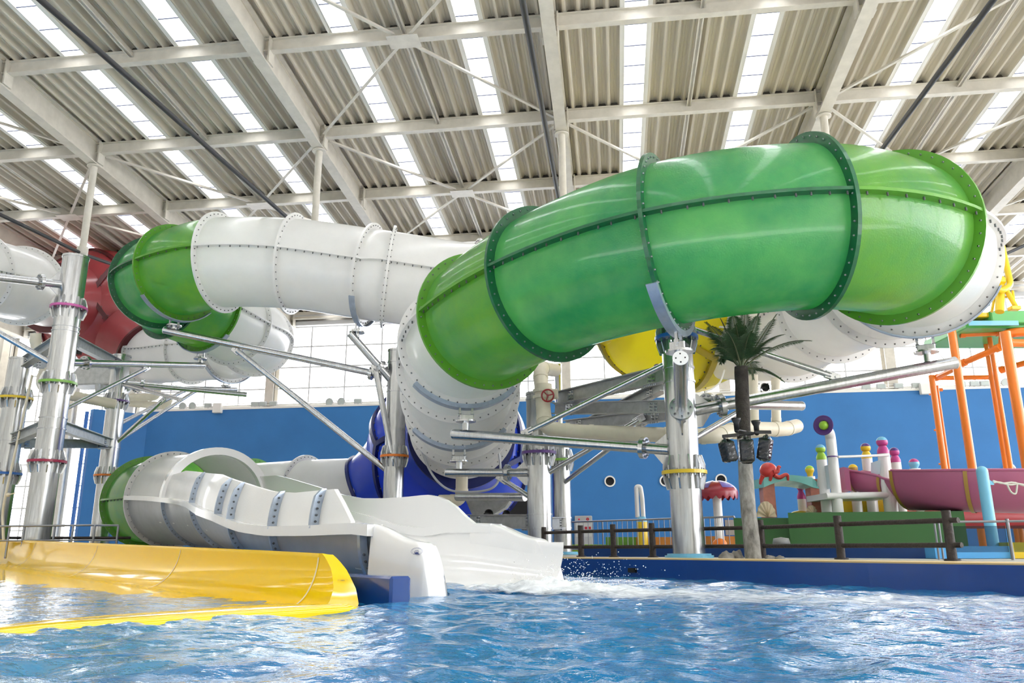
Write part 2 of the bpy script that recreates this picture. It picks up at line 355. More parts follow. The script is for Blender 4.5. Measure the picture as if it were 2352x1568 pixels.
mb = MB(); mb.box((-36, YG - .6, ZG - .12), (36, YG - .35, ZG + .1)); mb.cyl((-36, YG - .75, ZG + .35), (36, YG - .75, ZG + .35), .08, n=8); struct(mb, 'trim_2', M_MULL)
gx = [-40.2] + [-33.2 + 7.75 * k for k in range(0, 10)]
rows_z = [.3, 1.4, 2.55, 3.7, 4.85, 6.0, 7.2, 8.6, 9.73, 10.85, 11.95]
for i in range(len(gx) - 1):
    a, b = gx[i], gx[i + 1]; wn += 1; full = a < -26; z0 = .2 if full else ZW + .05
    mb = MB()
    for j in range(5):
        x = a + (b - a) * j / 4; mb.box((x - .035, YG - .06, z0), (x + .035, YG + .06, ZG))
    for z in rows_z:
        if z >= z0: mb.box((a, YG - .05, z - .035), (b, YG + .05, z + .035))
    fr = struct(mb, 'window_%d' % wn, M_MULL)
    mb = MB(); mb.box((a, YG - .008, z0), (b, YG + .008, ZG)); mb.build('pane', M_GLASS, fr)
    mb = MB(); mb.ibeam((b, YG - .3, -.3), (b, YG - .3, ZG), .62, .46, .04, .04, up=(0, 1, 0)); mb.box((b - .23, YG - .62, -.3), (b + .23, YG - .55, ZG)); struct(mb, 'wall_column', M_PAINT)
    if i % 2 == 1:
        mb = MB(); mb.cyl((a + .4, YG - .2, ZG - .3), (a + 3.8, YG - .2, ZW + .1), .02, n=6); mb.cyl((b - .4, YG - .2, ZG - .3), (a + 3.9, YG - .2, ZW + .1), .02, n=6); struct(mb, 'wall_tie_rod', M_MULL)
mb = MB(); mb.box((-29.35, 38.3, -.3), (-28.45, 38.95, ZG + .3)); mb.box((-28.45, 38.5, -.3), (-28.3, 38.7, ZG + .3)); struct(mb, 'wall_column', M_PAINT)
# rest of the hall around the viewer: solid left and front sides, right side glazed above a low wall
def glazed(name, a, b, z0, z1, step, zs):
    global wn
    a, b = Vector(a), Vector(b); d = b - a; n = round(d.length / step); t = d.normalized(); nn = Vector((-t.y, t.x, 0))
    for i in range(n):
        wn += 1; p, q = a + d * (i / n), a + d * ((i + 1) / n); mb = MB()
        for k in range(5): c = p.lerp(q, k / 4); mb.obox(c + ZUP * (z0 + z1) / 2, t * .035, nn * .06, ZUP * ((z1 - z0) / 2))
        for z in zs:
            if z0 <= z <= z1: mb.obox((p + q) / 2 + ZUP * z, (q - p) / 2, nn * .05, ZUP * .035)
        fr = struct(mb, 'window_%d' % wn, M_MULL); mb = MB(); mb.obox((p + q) / 2 + ZUP * (z0 + z1) / 2, (q - p) / 2, nn * .008, ZUP * ((z1 - z0) / 2)); mb.build('pane', M_GLASS, fr)
        mb = MB(); mb.obox(q + nn * .3 + ZUP * 7, t * .23, nn * .3, ZUP * 7.3); struct(mb, 'wall_column', M_PAINT)
ZS = [.3 + 1.45 * k for k in range(11)]
glazed('right', (31, -14, 0), (31, 39.3, 0), 1.2, 13.4, 7.6, ZS)
mb = MB(); mb.box((31.1, -14, -.6), (31.4, 39.6, 1.2)); struct(mb, 'wall_right', M_CREAMW)
mb = MB(); mb.box((-33.6, -14.4, -.6), (31, -14.1, 15.2)); struct(mb, 'wall_front', M_CREAMW)
mb = MB(); mb.box((-33.9, -14, -.6), (-33.6, 39.6, 15.2)); struct(mb, 'wall_left_solid', M_CREAMW)
mb = MB(); mb.box((-33.6, -14, -.7), (31, -2.5, .24)); mb.box((-33.6, -2.5, -.7), (-27, 20.2, .24)); struct(mb, 'floor', M_FLOOR)

# --- deck, pool walls, pool bottom
rim = [(7.5, 2.55), (3.43, 7.54), (2.5, 8.64), (.9, 10.85), (-.78, 12.55), (-5.4, 17.0)]
deck = [(7.6, 2.9), (3.63, 7.64), (2.7, 8.74), (1.1, 10.97), (-.6, 12.72), (-5.4, 17.3)] + [(-7.0, 16.0), (-6.0, 11.3), (-15, 20.3), (-34, 20.3), (-34, 39.6), (34, 39.6), (34, 2.55)]
mb = MB(); mb.prism([(x, y, DK - .9) for x, y in deck], (0, 0, .895)); struct(mb, 'floor', M_FLOOR)
def offs(pl, d):
    out = []
    for i, (x, y) in enumerate(pl):
        a = Vector(pl[max(i - 1, 0)]); b = Vector(pl[min(i + 1, len(pl) - 1)]); t = (b - a).normalized(); out.append((x + t.y * d, y - t.x * d))
    return out
r_out = rim; r_in = offs(rim, .34)
mb = MB(); rows = []
for (a, b), (c, d) in zip(r_out, r_in): rows.append([Vector((a, b, -1)), Vector((a, b, DK - .02)), Vector((a, b, DK)), Vector((c, d, DK)), Vector((c, d, -1))])
mb.grid(rows, smooth=False); wp = struct(mb, 'wall_pool', M_RIM)
mb = MB(); q = offs(rim, .005); q2 = offs(rim, .3); rows = []
for (a, b), (c, d) in zip(q, q2): rows.append([Vector((a, b, DK - .005)), Vector((a, b, DK + .015)), Vector((c, d, DK + .022)), Vector((c, d, DK - .005))])
mb.grid(rows, smooth=False); struct(mb, 'trim_3', M_TAN)
c = onz(1478, 1332, 0)
mb = MB(); tdir = Vector((.66, -.75, 0)).normalized(); ndir = Vector((-.75, -.66, 0)).normalized()
c = Vector((.22, 11.54, .095)); mb.obox(c, tdir * .075, ndir * .03, (0, 0, .03)); mb.build('drain_slot', M_DARK, wp)
mb = MB(); mb.box((-36, .0, -1.05), (12, 21, -.95)); struct(mb, 'floor_pool', M_POOL)

# --- water
rng = np.random.default_rng(3)
WV = []
for k in range(90):
    lam = .10 * (11 ** rng.random()); ang = rng.normal(-.6, .9); WV.append((2 * PI / lam * math.cos(ang), 2 * PI / lam * math.sin(ang), rng.random() * 6.28, .0024 * lam ** .85))
def waveh(x, y):
    h = np.zeros_like(x)
    for kx, ky, ph, a in WV:
        s = np.sin(kx * x + ky * y + ph); h += a * (s + .35 * s * np.abs(s))
    return h
nx, ny = 620, 520
v = np.linspace(0, 1, ny); yy = 1.2 * (18.5 / 1.2) ** v
u = np.linspace(-1, 1, nx)
X = np.outer(1.1 * yy + 1.6, u) - np.outer(.10 * yy, np.ones(nx)); Yg = np.outer(yy, np.ones(nx))
X = np.clip(X, -30, 10); Z = waveh(X, Yg)
_dx, _dy = X + 2.62, Yg - 5.62; _g = _dx * .704 + _dy * .71                      # calmer water inside the yellow run-out
_in = (_g < .7) & ((X + 1.76) * .85 - (Yg - 5.63) * .53 < -.15)
Z = np.where(_in, Z * .35, Z)
me = bpy.data.meshes.new('pool_water'); vs = np.stack([X, Yg, Z], -1).reshape(-1, 3)
ii = np.arange((ny - 1) * nx).reshape(ny - 1, nx)[:, :-1].ravel(); fc = np.stack([ii, ii + 1, ii + nx + 1, ii + nx], -1)
me.vertices.add(len(vs)); me.vertices.foreach_set('co', vs.ravel()); me.loops.add(fc.size); me.loops.foreach_set('vertex_index', fc.ravel())
me.polygons.add(len(fc)); me.polygons.foreach_set('loop_start', np.arange(len(fc)) * 4); me.polygons.foreach_set('use_smooth', np.ones(len(fc), bool)); me.update(calc_edges=True)
water = bpy.data.objects.new('pool_water', me); COL.objects.link(water); tag(water, kind='structure')
m = bpy.data.materials.new('pool_water'); m.use_nodes = True; N = m.node_tree.nodes; LK = m.node_tree.links; N.remove(N['Principled BSDF']); out = N['Material Output']
tc = N.new('ShaderNodeTexCoord'); nz = N.new('ShaderNodeTexNoise'); nz.inputs['Scale'].default_value = 9; nz.inputs['Detail'].default_value = 5
mp = N.new('ShaderNodeMapping'); mp.inputs['Scale'].default_value = (1, 1.5, 1); mp.inputs['Rotation'].default_value = (0, 0, .5); LK.new(tc.outputs['Object'], mp.inputs[0]); LK.new(mp.outputs[0], nz.inputs['Vector'])
bp = N.new('ShaderNodeBump'); bp.inputs['Strength'].default_value = .5; bp.inputs['Distance'].default_value = .03; LK.new(nz.outputs['Fac'], bp.inputs['Height'])
gl = N.new('ShaderNodeBsdfGlossy'); gl.inputs['Roughness'].default_value = .03; gl.inputs['Color'].default_value = (1, 1, 1, 1); LK.new(bp.outputs[0], gl.inputs['Normal'])
tr = N.new('ShaderNodeBsdfTransparent'); tr.inputs[0].default_value = (.30, .62, .92, 1)
df = N.new('ShaderNodeBsdfDiffuse'); df.inputs[0].default_value = (.015, .23, .54, 1); LK.new(bp.outputs[0], df.inputs['Normal'])
mx1 = N.new('ShaderNodeMixShader'); mx1.inputs[0].default_value = .62; LK.new(tr.outputs[0], mx1.inputs[1]); LK.new(df.outputs[0], mx1.inputs[2])
fr = N.new('ShaderNodeFresnel'); fr.inputs[0].default_value = 1.33; LK.new(bp.outputs[0], fr.inputs['Normal'])
mx = N.new('ShaderNodeMixShader'); LK.new(fr.outputs[0], mx.inputs[0]); LK.new(mx1.outputs[0], mx.inputs[1]); LK.new(gl.outputs[0], mx.inputs[2]); LK.new(mx.outputs[0], out.inputs[0])
me.materials.append(m); MATS['water'] = m
# ================================================================= THE TUBE SLIDE
R, RF = 1.15, 1.30
slide = thing('tube_slide', 'giant green and white tube water slide winding through red, yellow and blue bowls', 'water slide', (-8.5, 20.4, DK))
RINGS = {}
def bolts(mb, c, t, r, n, off, size=.0145, h=.022, a0=0):
    t = t.normalized(); a = t.orthogonal().normalized(); b = t.cross(a)
    for k in range(n):
        d = a * math.cos(2 * PI * (k + a0) / n) + b * math.sin(2 * PI * (k + a0) / n)
        for s in (-1, 1):
            q = c + d * r + t * s * off; mb.lathe([(size, 0), (size, h * .6), (size * .5, h)], q, t * s, 6, False, 1)
def tube_run(pts, per=8):
    """pts: (position, ring key or None, ring material, part name, tube material, rib material, label)"""
    pos = cr([p[0] for p in pts], per); M = len(pos)
    tan = [(pos[min(i + 1, M - 1)] - pos[max(i - 1, 0)]).normalized() for i in range(M)]
    cuts = [0] + [i * per for i, p in enumerate(pts) if p[1] and 0 < i < len(pts) - 1] + [M - 1]
    cuts = sorted(set(cuts))
    for a, b in zip(cuts, cuts[1:]):
        _, key, rm, name, tm, sm, lab = pts[a // per]
        rows = []
        for i in range(a, b + 1):
            t = tan[i]; S = t.cross(ZUP).normalized(); U = S.cross(t)
            rows.append([pos[i] + (S * math.cos(2 * PI * k / 56) + U * math.sin(2 * PI * k / 56)) * R for k in range(56)])
        mb = MB(); mb.grid(rows, close=True); sec = mb.build(name, tm, slide)
        if lab: sec['label'] = lab
        # longitudinal seam ribs on both sides
        for sg in (-1, 1):
            rr = []; mb = MB()
            for i in range(a, b + 1):
                t = tan[i]; S = t.cross(ZUP).normalized() * sg; U = S.cross(t) * sg; c = pos[i]
                rr.append([c + S * (R - .01) + U * .022, c + S * (RF - .02) + U * .022, c + S * (RF - .02) - U * .022, c + S * (R - .01) - U * .022])
            mb.grid(rr, smooth=False, close=True)
            L = sum((pos[i + 1] - pos[i]).length for i in range(a, b)); nb = max(2, int(L / .19)); 
            for k in range(nb):
                f = a + (k + .5) / nb * (b - a); i = int(f); u = f - i; c = pos[i].lerp(pos[min(i + 1, M - 1)], u); t = tan[i]; S = t.cross(ZUP).normalized() * sg; U = S.cross(t) * sg
                mb.cyl(c + S * (R + .07) - U * .02, c + S * (R + .07) - U * .065, .014, n=6, mi=1)
            mb.build('seam_rib', [sm, M_BOLTD], sec)
        for i in (a, b) if b == M - 1 else (a,):
            p = pts[i // per]
            if p[1]:
                mb = MB(); mb.ring(pos[i], tan[i], R - .005, RF, .055, 64); bolts(mb, pos[i], tan[i], (R + RF) / 2 + .01, 44, .027); mb.build('flange', [p[2], M_BOLT if p[2] in (M_LIMEF, M_TEALF) else M_BOLTD], sec)
                RINGS[p[1]] = (pos[i].copy(), tan[i].copy())
    return pos, tan
W = ('white_tube_section', M_WHITE, M_WHITE, 'white tube section'); G = ('lime_tube_section', M_LIME, M_LIMEF, 'lime green tube section'); E_ = ('emerald_tube_section', M_TEAL, M_TEALF, 'emerald green tube section')
def pt(x, y, l, key=None, ring=None, sec=W): return (P(x, y, l), key, ring, *sec)
c_red, c_yel, c_blu = P(240, 717, 33.5), P(1556, 692, 21.8), P(1030, 1040, 22.6)
# run A: far left white tube into the red bowl
tube_run([pt(-420, 570, 18.5, 'a0', M_WHITE), pt(-200, 605, 21.3), pt(-60, 630, 23.4, 'a1', M_WHITE), pt(50, 656, 25.6, 'a2', M_WHITE), pt(92, 672, 28.4), pt(118, 684, 30.8)])
# run B: red bowl -> white turn -> green turn -> long white run -> yellow bowl (listed from the bowl)
tube_run([pt(300, 790, 33), pt(352, 812, 31.6, 'b1', M_WHITE), pt(440, 806, 30.4, 'b2', M_WHITE), pt(530, 800, 29.6, 'b3', M_WHITE), pt(572, 790, 28.6),
          pt(586, 779, 27.2, 'b4', M_WHITE), pt(577, 764, 26.2), pt(541, 749, 25.2, 'b5', M_WHITE), pt(478, 715, 24.0, 'b6', M_LIMEF, G), pt(440, 702, 23.6), pt(398, 684, 23.2, 'b7', M_TEALF, E_), pt(368, 664, 22.6), pt(368, 648, 21.7, 'b8', M_TEALF, E_),
          pt(412, 626, 20.9, 'b9', M_LIMEF, G), pt(510, 603, 20.3, 'b10', M_WHITE), pt(675, 606, 20.2, 'b11', M_WHITE), pt(848, 630, 19.9, 'b12', M_WHITE), pt(893, 636, 19.9, 'b13', M_WHITE), pt(1090, 664, 20.2, 'b14', M_WHITE), pt(1260, 672, 20.8, 'b15', M_WHITE), pt(1400, 675, 21.4)])
# run C: yellow bowl -> white turn on the right -> green sweep in front -> white drop -> blue bowl
tube_run([pt(1640, 770, 21), pt(1748, 770, 20, 'c1', M_WHITE), pt(1808, 757, 19.1, 'c2', M_WHITE), pt(1910, 700, 17.2, 'c3', M_WHITE), pt(2030, 642, 14.9, 'c4', M_WHITE), pt(2100, 595, 13.2, 'c5', M_WHITE),
          pt(2045, 546, 11.7, 'c6', M_LIMEF, G), pt(1850, 522, 11.05, 'c7', M_TEALF, E_), pt(1535, 560, 11.2, 'c8', M_TEALF, E_), pt(1262, 650, 12.7, 'c9', M_TEALF, G), pt(1112, 735, 14.3, 'c10', M_LIMEF, W), pt(1066, 790, 15.4, 'c11', M_WHITE), pt(1056, 842, 16.2, 'c12', M_WHITE), pt(1057, 900, 17.1, 'c13', M_WHITE), pt(1060, 945, 18.2, 'c14', M_WHITE), pt(1062, 978, 19.4, 'c15', M_WHITE), pt(1060, 1000, 20.8)])
# run D: blue bowl -> white tube along the deck -> green turn -> start of the open flume
posD, tanD = tube_run([pt(930, 1142, 22.8), pt(852, 1143, 22.9, 'd1', M_WHITE), pt(703, 1146, 23.4, 'd2', M_WHITE), pt(580, 1150, 24.4, 'd3', M_LIMEF, G), pt(450, 1151, 25.2), pt(365, 1152, 24.4), pt(343, 1151, 22.9, 'd4', M_LIMEF, G), pt(398, 1146, 21.6, 'd5', M_WHITE)])
# bowls: faceted spheres with bolted seams
def bowl(name, c, rad, ax, sx, mt, ms, lab, spin=0.0):
    ax = ax.normalized(); a = ax.orthogonal().normalized(); b = ax.cross(a)
    a, b = a * math.cos(spin) + b * math.sin(spin), b * math.cos(spin) - a * math.sin(spin)
    Mx = Matrix((a, b, ax)).transposed()
    mb = MB(); mb.ball(c, rad, rad, rad * sx, 56, 36, rot=Mx); o = mb.build(name, mt, slide); o['label'] = lab
    g = (1 + 5 ** .5) / 2; V = []
    for i in (-1, 1):
        for j in (-1, 1):
            for k in (-1, 1): V.append(Vector((i, j, k)))
            V += [Vector((0, i / g, j * g)), Vector((i / g, j * g, 0)), Vector((i * g, 0, j / g))]
    V = [v.normalized() for v in V]
    mb = MB()
    for i in range(20):
        for j in range(i):
            if (V[i] - V[j]).length < .75:
                rr = []
                for k in range(11):
                    d = V[i].lerp(V[j], k / 10).normalized(); sc = lambda q, r: c + Mx @ Vector((q.x * r, q.y * r, q.z * r * sx))
                    n = V[i].cross(V[j]).normalized() * .030
                    rr.append([sc((d + n), rad - .03), sc(d + n, rad + .09), sc(d - n, rad + .09), sc(d - n, rad - .03)])
                    if k % 2: 
                        for sg in (-1.4, 1.4): mb.ball(sc((d + n * sg), rad + .01), .022, n=6, m=4, mi=1)
                mb.grid(rr, smooth=False, close=True)
    mb.build('bowl_seam', [ms, M_BOLTD], o)
    return o, Mx
o, mx = bowl('red_bowl_section', c_red, 2.62, Vector((1, -.3, -.5)), 1.05, M_RED, M_REDF, 'red bulging bowl section', 1.3)
o, mx = bowl('yellow_bowl_section', c_yel, 2.42, Vector((1, -.2, -.35)), 1.10, M_YEL, M_YELF, 'yellow bulging bowl section', .9)
o, mx = bowl('blue_bowl_section', c_blu, 2.32, Vector((1, -.1, -.35)), 1.0, M_BLU, M_BLUF, 'dark blue bulging bowl section', .2)
# necks where the tubes meet the bowls
for cc, bc, tm, rm in ((P(1061, 998, 20.3), c_blu, M_BLU, M_BLUF), (P(862, 1143, 22.9), c_blu, M_BLU, M_BLUF), (P(345, 808, 31.7), c_red, M_RED, M_REDF), (P(1690, 772, 20.7), c_yel, M_YEL, M_YELF), (P(1370, 675, 21.3), c_yel, M_YEL, M_YELF), (P(116, 683, 30.5), c_red, M_RED, M_REDF)):
    tt = (bc - cc); dist = tt.length; tt.normalize()
    mb = MB(); mb.lathe([(RF + .02, 0), (RF + .05, .08 * dist), (RF + .13, .20 * dist), (RF + .28, .34 * dist)], cc, tt, 56); nk = mb.build('bowl_neck', tm, slide)
    mb = MB(); mb.ring(cc, tt, R - .02, RF + .09, .09, 56); mb.build('port_flange', rm, nk)
# ---------------- open exit flume
S0 = posD[-1]; P0 = Vector((S0.x, S0.y)); P3 = Vector((-1.0, 7.92))
d0 = Vector((tanD[-1].x, tanD[-1].y)).normalized(); d0 = Vector((.80, -.60)).normalized()
P1 = P0 + d0 * 6.5; P2 = P3 - Vector((.8, -.6)) * 6.5
def bez(t):
    p = P0 * (1 - t) ** 3 + P1 * 3 * t * (1 - t) ** 2 + P2 * 3 * t * t * (1 - t) + P3 * t ** 3
    d = (P1 - P0) * 3 * (1 - t) ** 2 + (P2 - P1) * 6 * t * (1 - t) + (P3 - P2) * 3 * t * t
    return p, d.normalized()
def hw(t): return R + (.93 - R) * min(1, max(0, (t - .6) / .4))
def edge(t, s, k=0.0): p, d = bez(t); return p + Vector((-d.y, d.x)) * s * (hw(t) + k)
def solve(x, y, s):
    d = ray(x, y); f = lambda t: (lambda e: e.x * d.y - e.y * d.x)(edge(t, s)); pv = f(-.1)
    for i in range(1, 1201):
        t = -.1 + i * .001; v_ = f(t)
        if v_ * pv <= 0: return t, CH + edge(t, s).length / math.hypot(d.x, d.y) * d.z
        pv = v_
NR = [(290, 1141), (345, 1142), (380, 1145), (448, 1155), (512, 1183), (571, 1206), (638, 1215), (740, 1213), (843, 1207), (879, 1211), (914, 1229), (947, 1248), (977, 1252), (1004, 1255)]
FRR = [(1028, 1208), (1081, 1208), (1123, 1206), (1147, 1212), (1177, 1229), (1206, 1241), (1236, 1245), (1263, 1245)]
NP_ = [(412, 1077), (490, 1085), (552, 1106), (618, 1125), (674, 1128), (770, 1119)]
FP_ = [(603, 1093), (650, 1089), (701, 1104), (746, 1119), (789, 1133), (834, 1141), (891, 1141), (944, 1138), (992, 1133), (1022, 1139), (1051, 1163), (1090, 1208)]
tn = [solve(x, y, -1) for x, y in NR]; tf = [solve(x, y, 1) for x, y in FRR]
tnp = [solve(x, y + 3, -1) for x, y in NP_]; tfp = [solve(x, y + 3, 1) for x, y in FP_]
tf = [q for q in tn if q[0] < tf[0][0] - .03] + tf
TE = .992                                                  # end of the trough, near the water
def zn(t): return sum(lerp_table(tn, t + k * .0032) for k in range(-3, 4)) / 7
def zf(t): return sum(lerp_table(tf, t + k * .0032) for k in range(-3, 4)) / 7
def zb(t): return lerp_table([(0, S0.z - R), (.6, .30), (.85, .08), (.94, -.02), (1.02, -.12)], t)
ZS_ = [(0, S0.z), (.19, 1.58), (.36, 1.39), (.55, 1.20), (.7, .92), (.8, .72), (.9, .66), (1.1, .66)]
def fsec(t, off=0.0, n=36):
    p, d = bez(t); h = hw(t) + off; a, b = zn(t), zf(t); z0 = zb(t) - off; q = lerp_table([(0, 2.0), (.6, 2.0), (.9, 2.5), (1, 3.4)], t); out = []
    side = Vector((-d.y, d.x)); zc = max(lerp_table(ZS_, t), a, b)
    for k in range(n + 1):
        u = -1 + 2 * k / n; ang = u * PI / 2; sx, cx = math.sin(ang), math.cos(ang)
        x = math.copysign(abs(sx) ** (2 / q), sx); z = 1 - abs(cx) ** (2 / q); rim_ = a if u < 0 else b
        e = p + side * x * h; out.append(Vector((e.x, e.y, min(rim_, z0 + (zc - z0) * z))))
    return out
# trough inner skin + outer skin
T_in = [i / 90 * TE for i in range(91)]
mb = MB(); mb.grid([fsec(t) for t in T_in]); trough = mb.build('flume_trough', M_WHITES, slide); trough['label'] = 'open white run-out flume'
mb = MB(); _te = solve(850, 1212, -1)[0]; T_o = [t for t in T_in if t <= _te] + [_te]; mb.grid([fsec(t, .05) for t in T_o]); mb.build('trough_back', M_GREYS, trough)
mb = MB(); bb = MB()
RIBT = [0, .02] + [solve(x, y, -1)[0] for x, y in ((382, 1146), (451, 1158), (543, 1196), (641, 1218), (848, 1212))]
for t in RIBT[2:]:
    a, b = [[Vector((q.x, q.y, min(q.z, (zn(t) if k < len(L_) / 2 else zf(t)) - .07))) for k, q in enumerate(L_)] for L_ in (fsec(t, .05), fsec(t, .13))]; tt = bez(t)[1]; T3 = Vector((tt.x, tt.y, 0)) * .025; m_ = len(a); k0 = 0
    vs = [q - T3 for q in a] + [q - T3 for q in b] + [q + T3 for q in b] + [q + T3 for q in a]
    fs = [(r_ * m_ + k, r_ * m_ + k + 1, ((r_ + 1) % 4) * m_ + k + 1, ((r_ + 1) % 4) * m_ + k) for r_ in range(4) for k in range(m_ - 1)]
    mb = MB(); mb.add(vs, fs)
    mid = fsec(t, .10)
    for k in range(3, m_ // 2, 1):
        for sg in (-1, 1): mb.lathe([(.013, 0), (.013, .018), (.006, .025)], mid[k] + T3 * sg, T3 * sg, 6, False, 1)
    mb.build('trough_rib', [M_SADDLE, M_BOLTD], trough)
# joint strips and stencilled dashes seen on the trough back
mb = MB()
for t in (.12, .2, .32, .42, .55, .72, .8, .88, .93):
    s_ = fsec(t, .056); s2 = fsec(t + .012, .056)
    for k0 in (9,): mb.add([s_[6], s_[6].lerp(s_[7], .3), s2[6].lerp(s2[7], .3), s2[6]], [(0, 1, 2, 3)])
mb.build('trough_stencil', mat('pale_stencil', (.75, .75, .72), .5), trough)
# rim bands
def band(s, zfun, t0, t1, name, w=.15, h=.11):
    rows = []
    for i in range(71):
        t = t0 + (t1 - t0) * i / 70; e0 = edge(t, s, -.03); e1 = edge(t, s, w); z = zfun(t)
        rows.append([Vector((e0.x, e0.y, z + .03)), Vector((e1.x, e1.y, z + .03)), Vector((e1.x, e1.y, z - h + .03)), Vector((e0.x, e0.y, z - h + .03))])
    m2 = MB(); m2.grid(rows, smooth=False, close=True); m2.add(rows[0], [(0, 1, 2, 3)]); m2.add(rows[-1], [(0, 1, 2, 3)]); return m2.build(name, M_WHITES, slide)
band(-1, zn, 0, .955, 'rim_band'); band(1, zf, 0, .925, 'rim_band')
# flared lip at the mouth: thick double skin on each side, running down to the water
for s, zfun, tA, tB, nm in ((-1, zn, solve(866, 1210, -1)[0], TE, 'exit_lip'), (1, zf, .90, TE - .026, 'exit_lip')):
    rows = []; n = 26
    for i in range(n + 1):
        t = tA + (tB - tA) * i / n; fl = (i / n); p, d = bez(t); side = Vector((-d.y, d.x)) * s; z = zfun(t) + .03; h = hw(t); z0 = -.25
        wd = .07 + .10 * fl; lean = .16 * fl
        prof = [(h - .03, z0, 0), (h - .02, zb(t) + .5 * (z - zb(t)), 0), (h - .03, z - .02, 0), (h + .0, z, 0), (h + wd - .02, z, 0), (h + wd, z - .03, 0), (h + wd + .02, z * .5, 0), (h + wd + .05, z0, 0)]
        rows.append([Vector((p.x + side.x * x, p.y + side.y * x, zz)) for x, zz, _ in prof])
    t = tB; p, d = bez(t); side = Vector((-d.y, d.x)) * s; h = hw(t); z = zfun(t) + .03; last = rows[-1]
    for k in range(1, 13):
        g = k / 12; AD = .24 if s < 0 else .30; adv = AD * math.sin(g * PI / 2) ; zt = z * (1 - (adv / AD) ** 2.0) - .25 * max(0, g - .8)
        rows.append([Vector((q.x + d.x * adv - side.x * .0, q.y + d.y * adv, min(q.z, zt))) for q in last])
    m2 = MB(); m2.grid(rows, smooth=True); m2.add(rows[-1], [tuple(range(8))]); m2.add(rows[0], [tuple(range(8))]); lp = m2.build(nm, M_WHITES, slide)
    if s < 0: lipn = (lp, rows)
# upper side panels (continuing the tube curve above the rim) with ribs
def panel(s, tab, zfun, ribs, name, tend):
    rows = []; t0 = tab[0][0]; t1 = tab[-1][0]
    def prof(t, off=0.0):
        z0 = zfun(t) + .0; H_ = max(.02, lerp_table(tab, t) - z0); out = []
        for k in range(7):
            h = H_ * k / 6; inw = R - math.sqrt(max(.02, R * R - min(h, R * .98) ** 2)); e = edge(t, s, off - inw * .9); out.append(Vector((e.x, e.y, z0 + h)))
        return out
    N_ = 60
    m2 = MB(); A = [prof(t0 + (t1 - t0) * i / N_) for i in range(N_ + 1)]; B = [prof(t0 + (t1 - t0) * i / N_, .05) for i in range(N_ + 1)]
    m2.grid(A); m2.grid(B); m2.grid([[a[-1] for a in A], [b[-1] for b in B]], smooth=False); m2.grid([A[-1], B[-1]], smooth=False); o = m2.build(name, M_WHITE if s < 0 else M_WHITES, slide)
    m2 = MB(); b2 = MB()
    for t in ribs:
        a, b = prof(t, .05), prof(t, .15); tt = bez(t)[1]; T3 = Vector((tt.x, tt.y, 0)) * .025; n = 7
        a[-1] = a[-1] + ZUP * .015; b[-1] = b[-1] * .5 + a[-1] * .5
        vs = [q - T3 for q in a] + [q - T3 for q in b] + [q + T3 for q in b] + [q + T3 for q in a]
        m2 = MB(); m2.add(vs, [(r_ * n + k, r_ * n + k + 1, ((r_ + 1) % 4) * n + k + 1, ((r_ + 1) % 4) * n + k) for r_ in range(4) for k in range(n - 1)])
        for k in range(1, 6):
            for sg in (-1, 1): m2.lathe([(.013, 0), (.013, .018), (.006, .025)], (a[k] + b[k]) / 2 + T3 * sg, T3 * sg, 6, False, 1)
        m2.build('panel_rib', [M_SADDLE, M_BOLTD], o)
    return o
te = solve(814, 1204, -1)[0]
panel(-1, [(RIBT[2], tnp[0][1])] + tnp + [(te, zn(te) + .05)], zn, [solve(x_, y_, -1)[0] for x_, y_ in ((454, 1152), (516, 1178), (545, 1190), (643, 1208), (738, 1206))], 'side_panel', 0)
panel(1, [(RIBT[2], tfp[0][1])] + [q for q in tfp if q[0] > RIBT[2] + .02], zf, [], 'side_panel', 0)
# covered hood: full round tube continuing past the start and ending in an arch
th_ = RIBT[2]
def arch(t, r):
    p, d = bez(t); side = Vector((-d.y, d.x)); z = zn(t); hgt = r * lerp_table([(0, 1), (th_, 1.0)], t)
    return [Vector((p.x - side.x * r * math.cos(PI * k / 28), p.y - side.y * r * math.cos(PI * k / 28), z + hgt * math.sin(PI * k / 28))) for k in range(29)]
mb = MB(); mb.grid([arch(th_ * i / 24, R + .02) for i in range(25)]); mb.grid([arch(th_ * i / 24, R - .04) for i in range(25)]); hood = mb.build('covered_hood', M_WHITE, slide)
mb = MB(); a, b = arch(th_ + .002, R - .05), arch(th_ + .002, R + .13); a2, b2 = arch(th_ - .012, R - .05), arch(th_ - .012, R + .13); mb.grid([a, b, b2, a2, a], smooth=False); mb.build('hood_rim', M_WHITES, hood)
mb = MB(); bb = MB()
mb.ring(S0, Vector((d0.x, d0.y, 0)), R, RF, .06, 64); bolts(mb, S0, Vector((d0.x, d0.y, 0)), (R + RF) / 2, 44, .03); mb.build('flange', [M_WHITE, M_BOLT], hood)
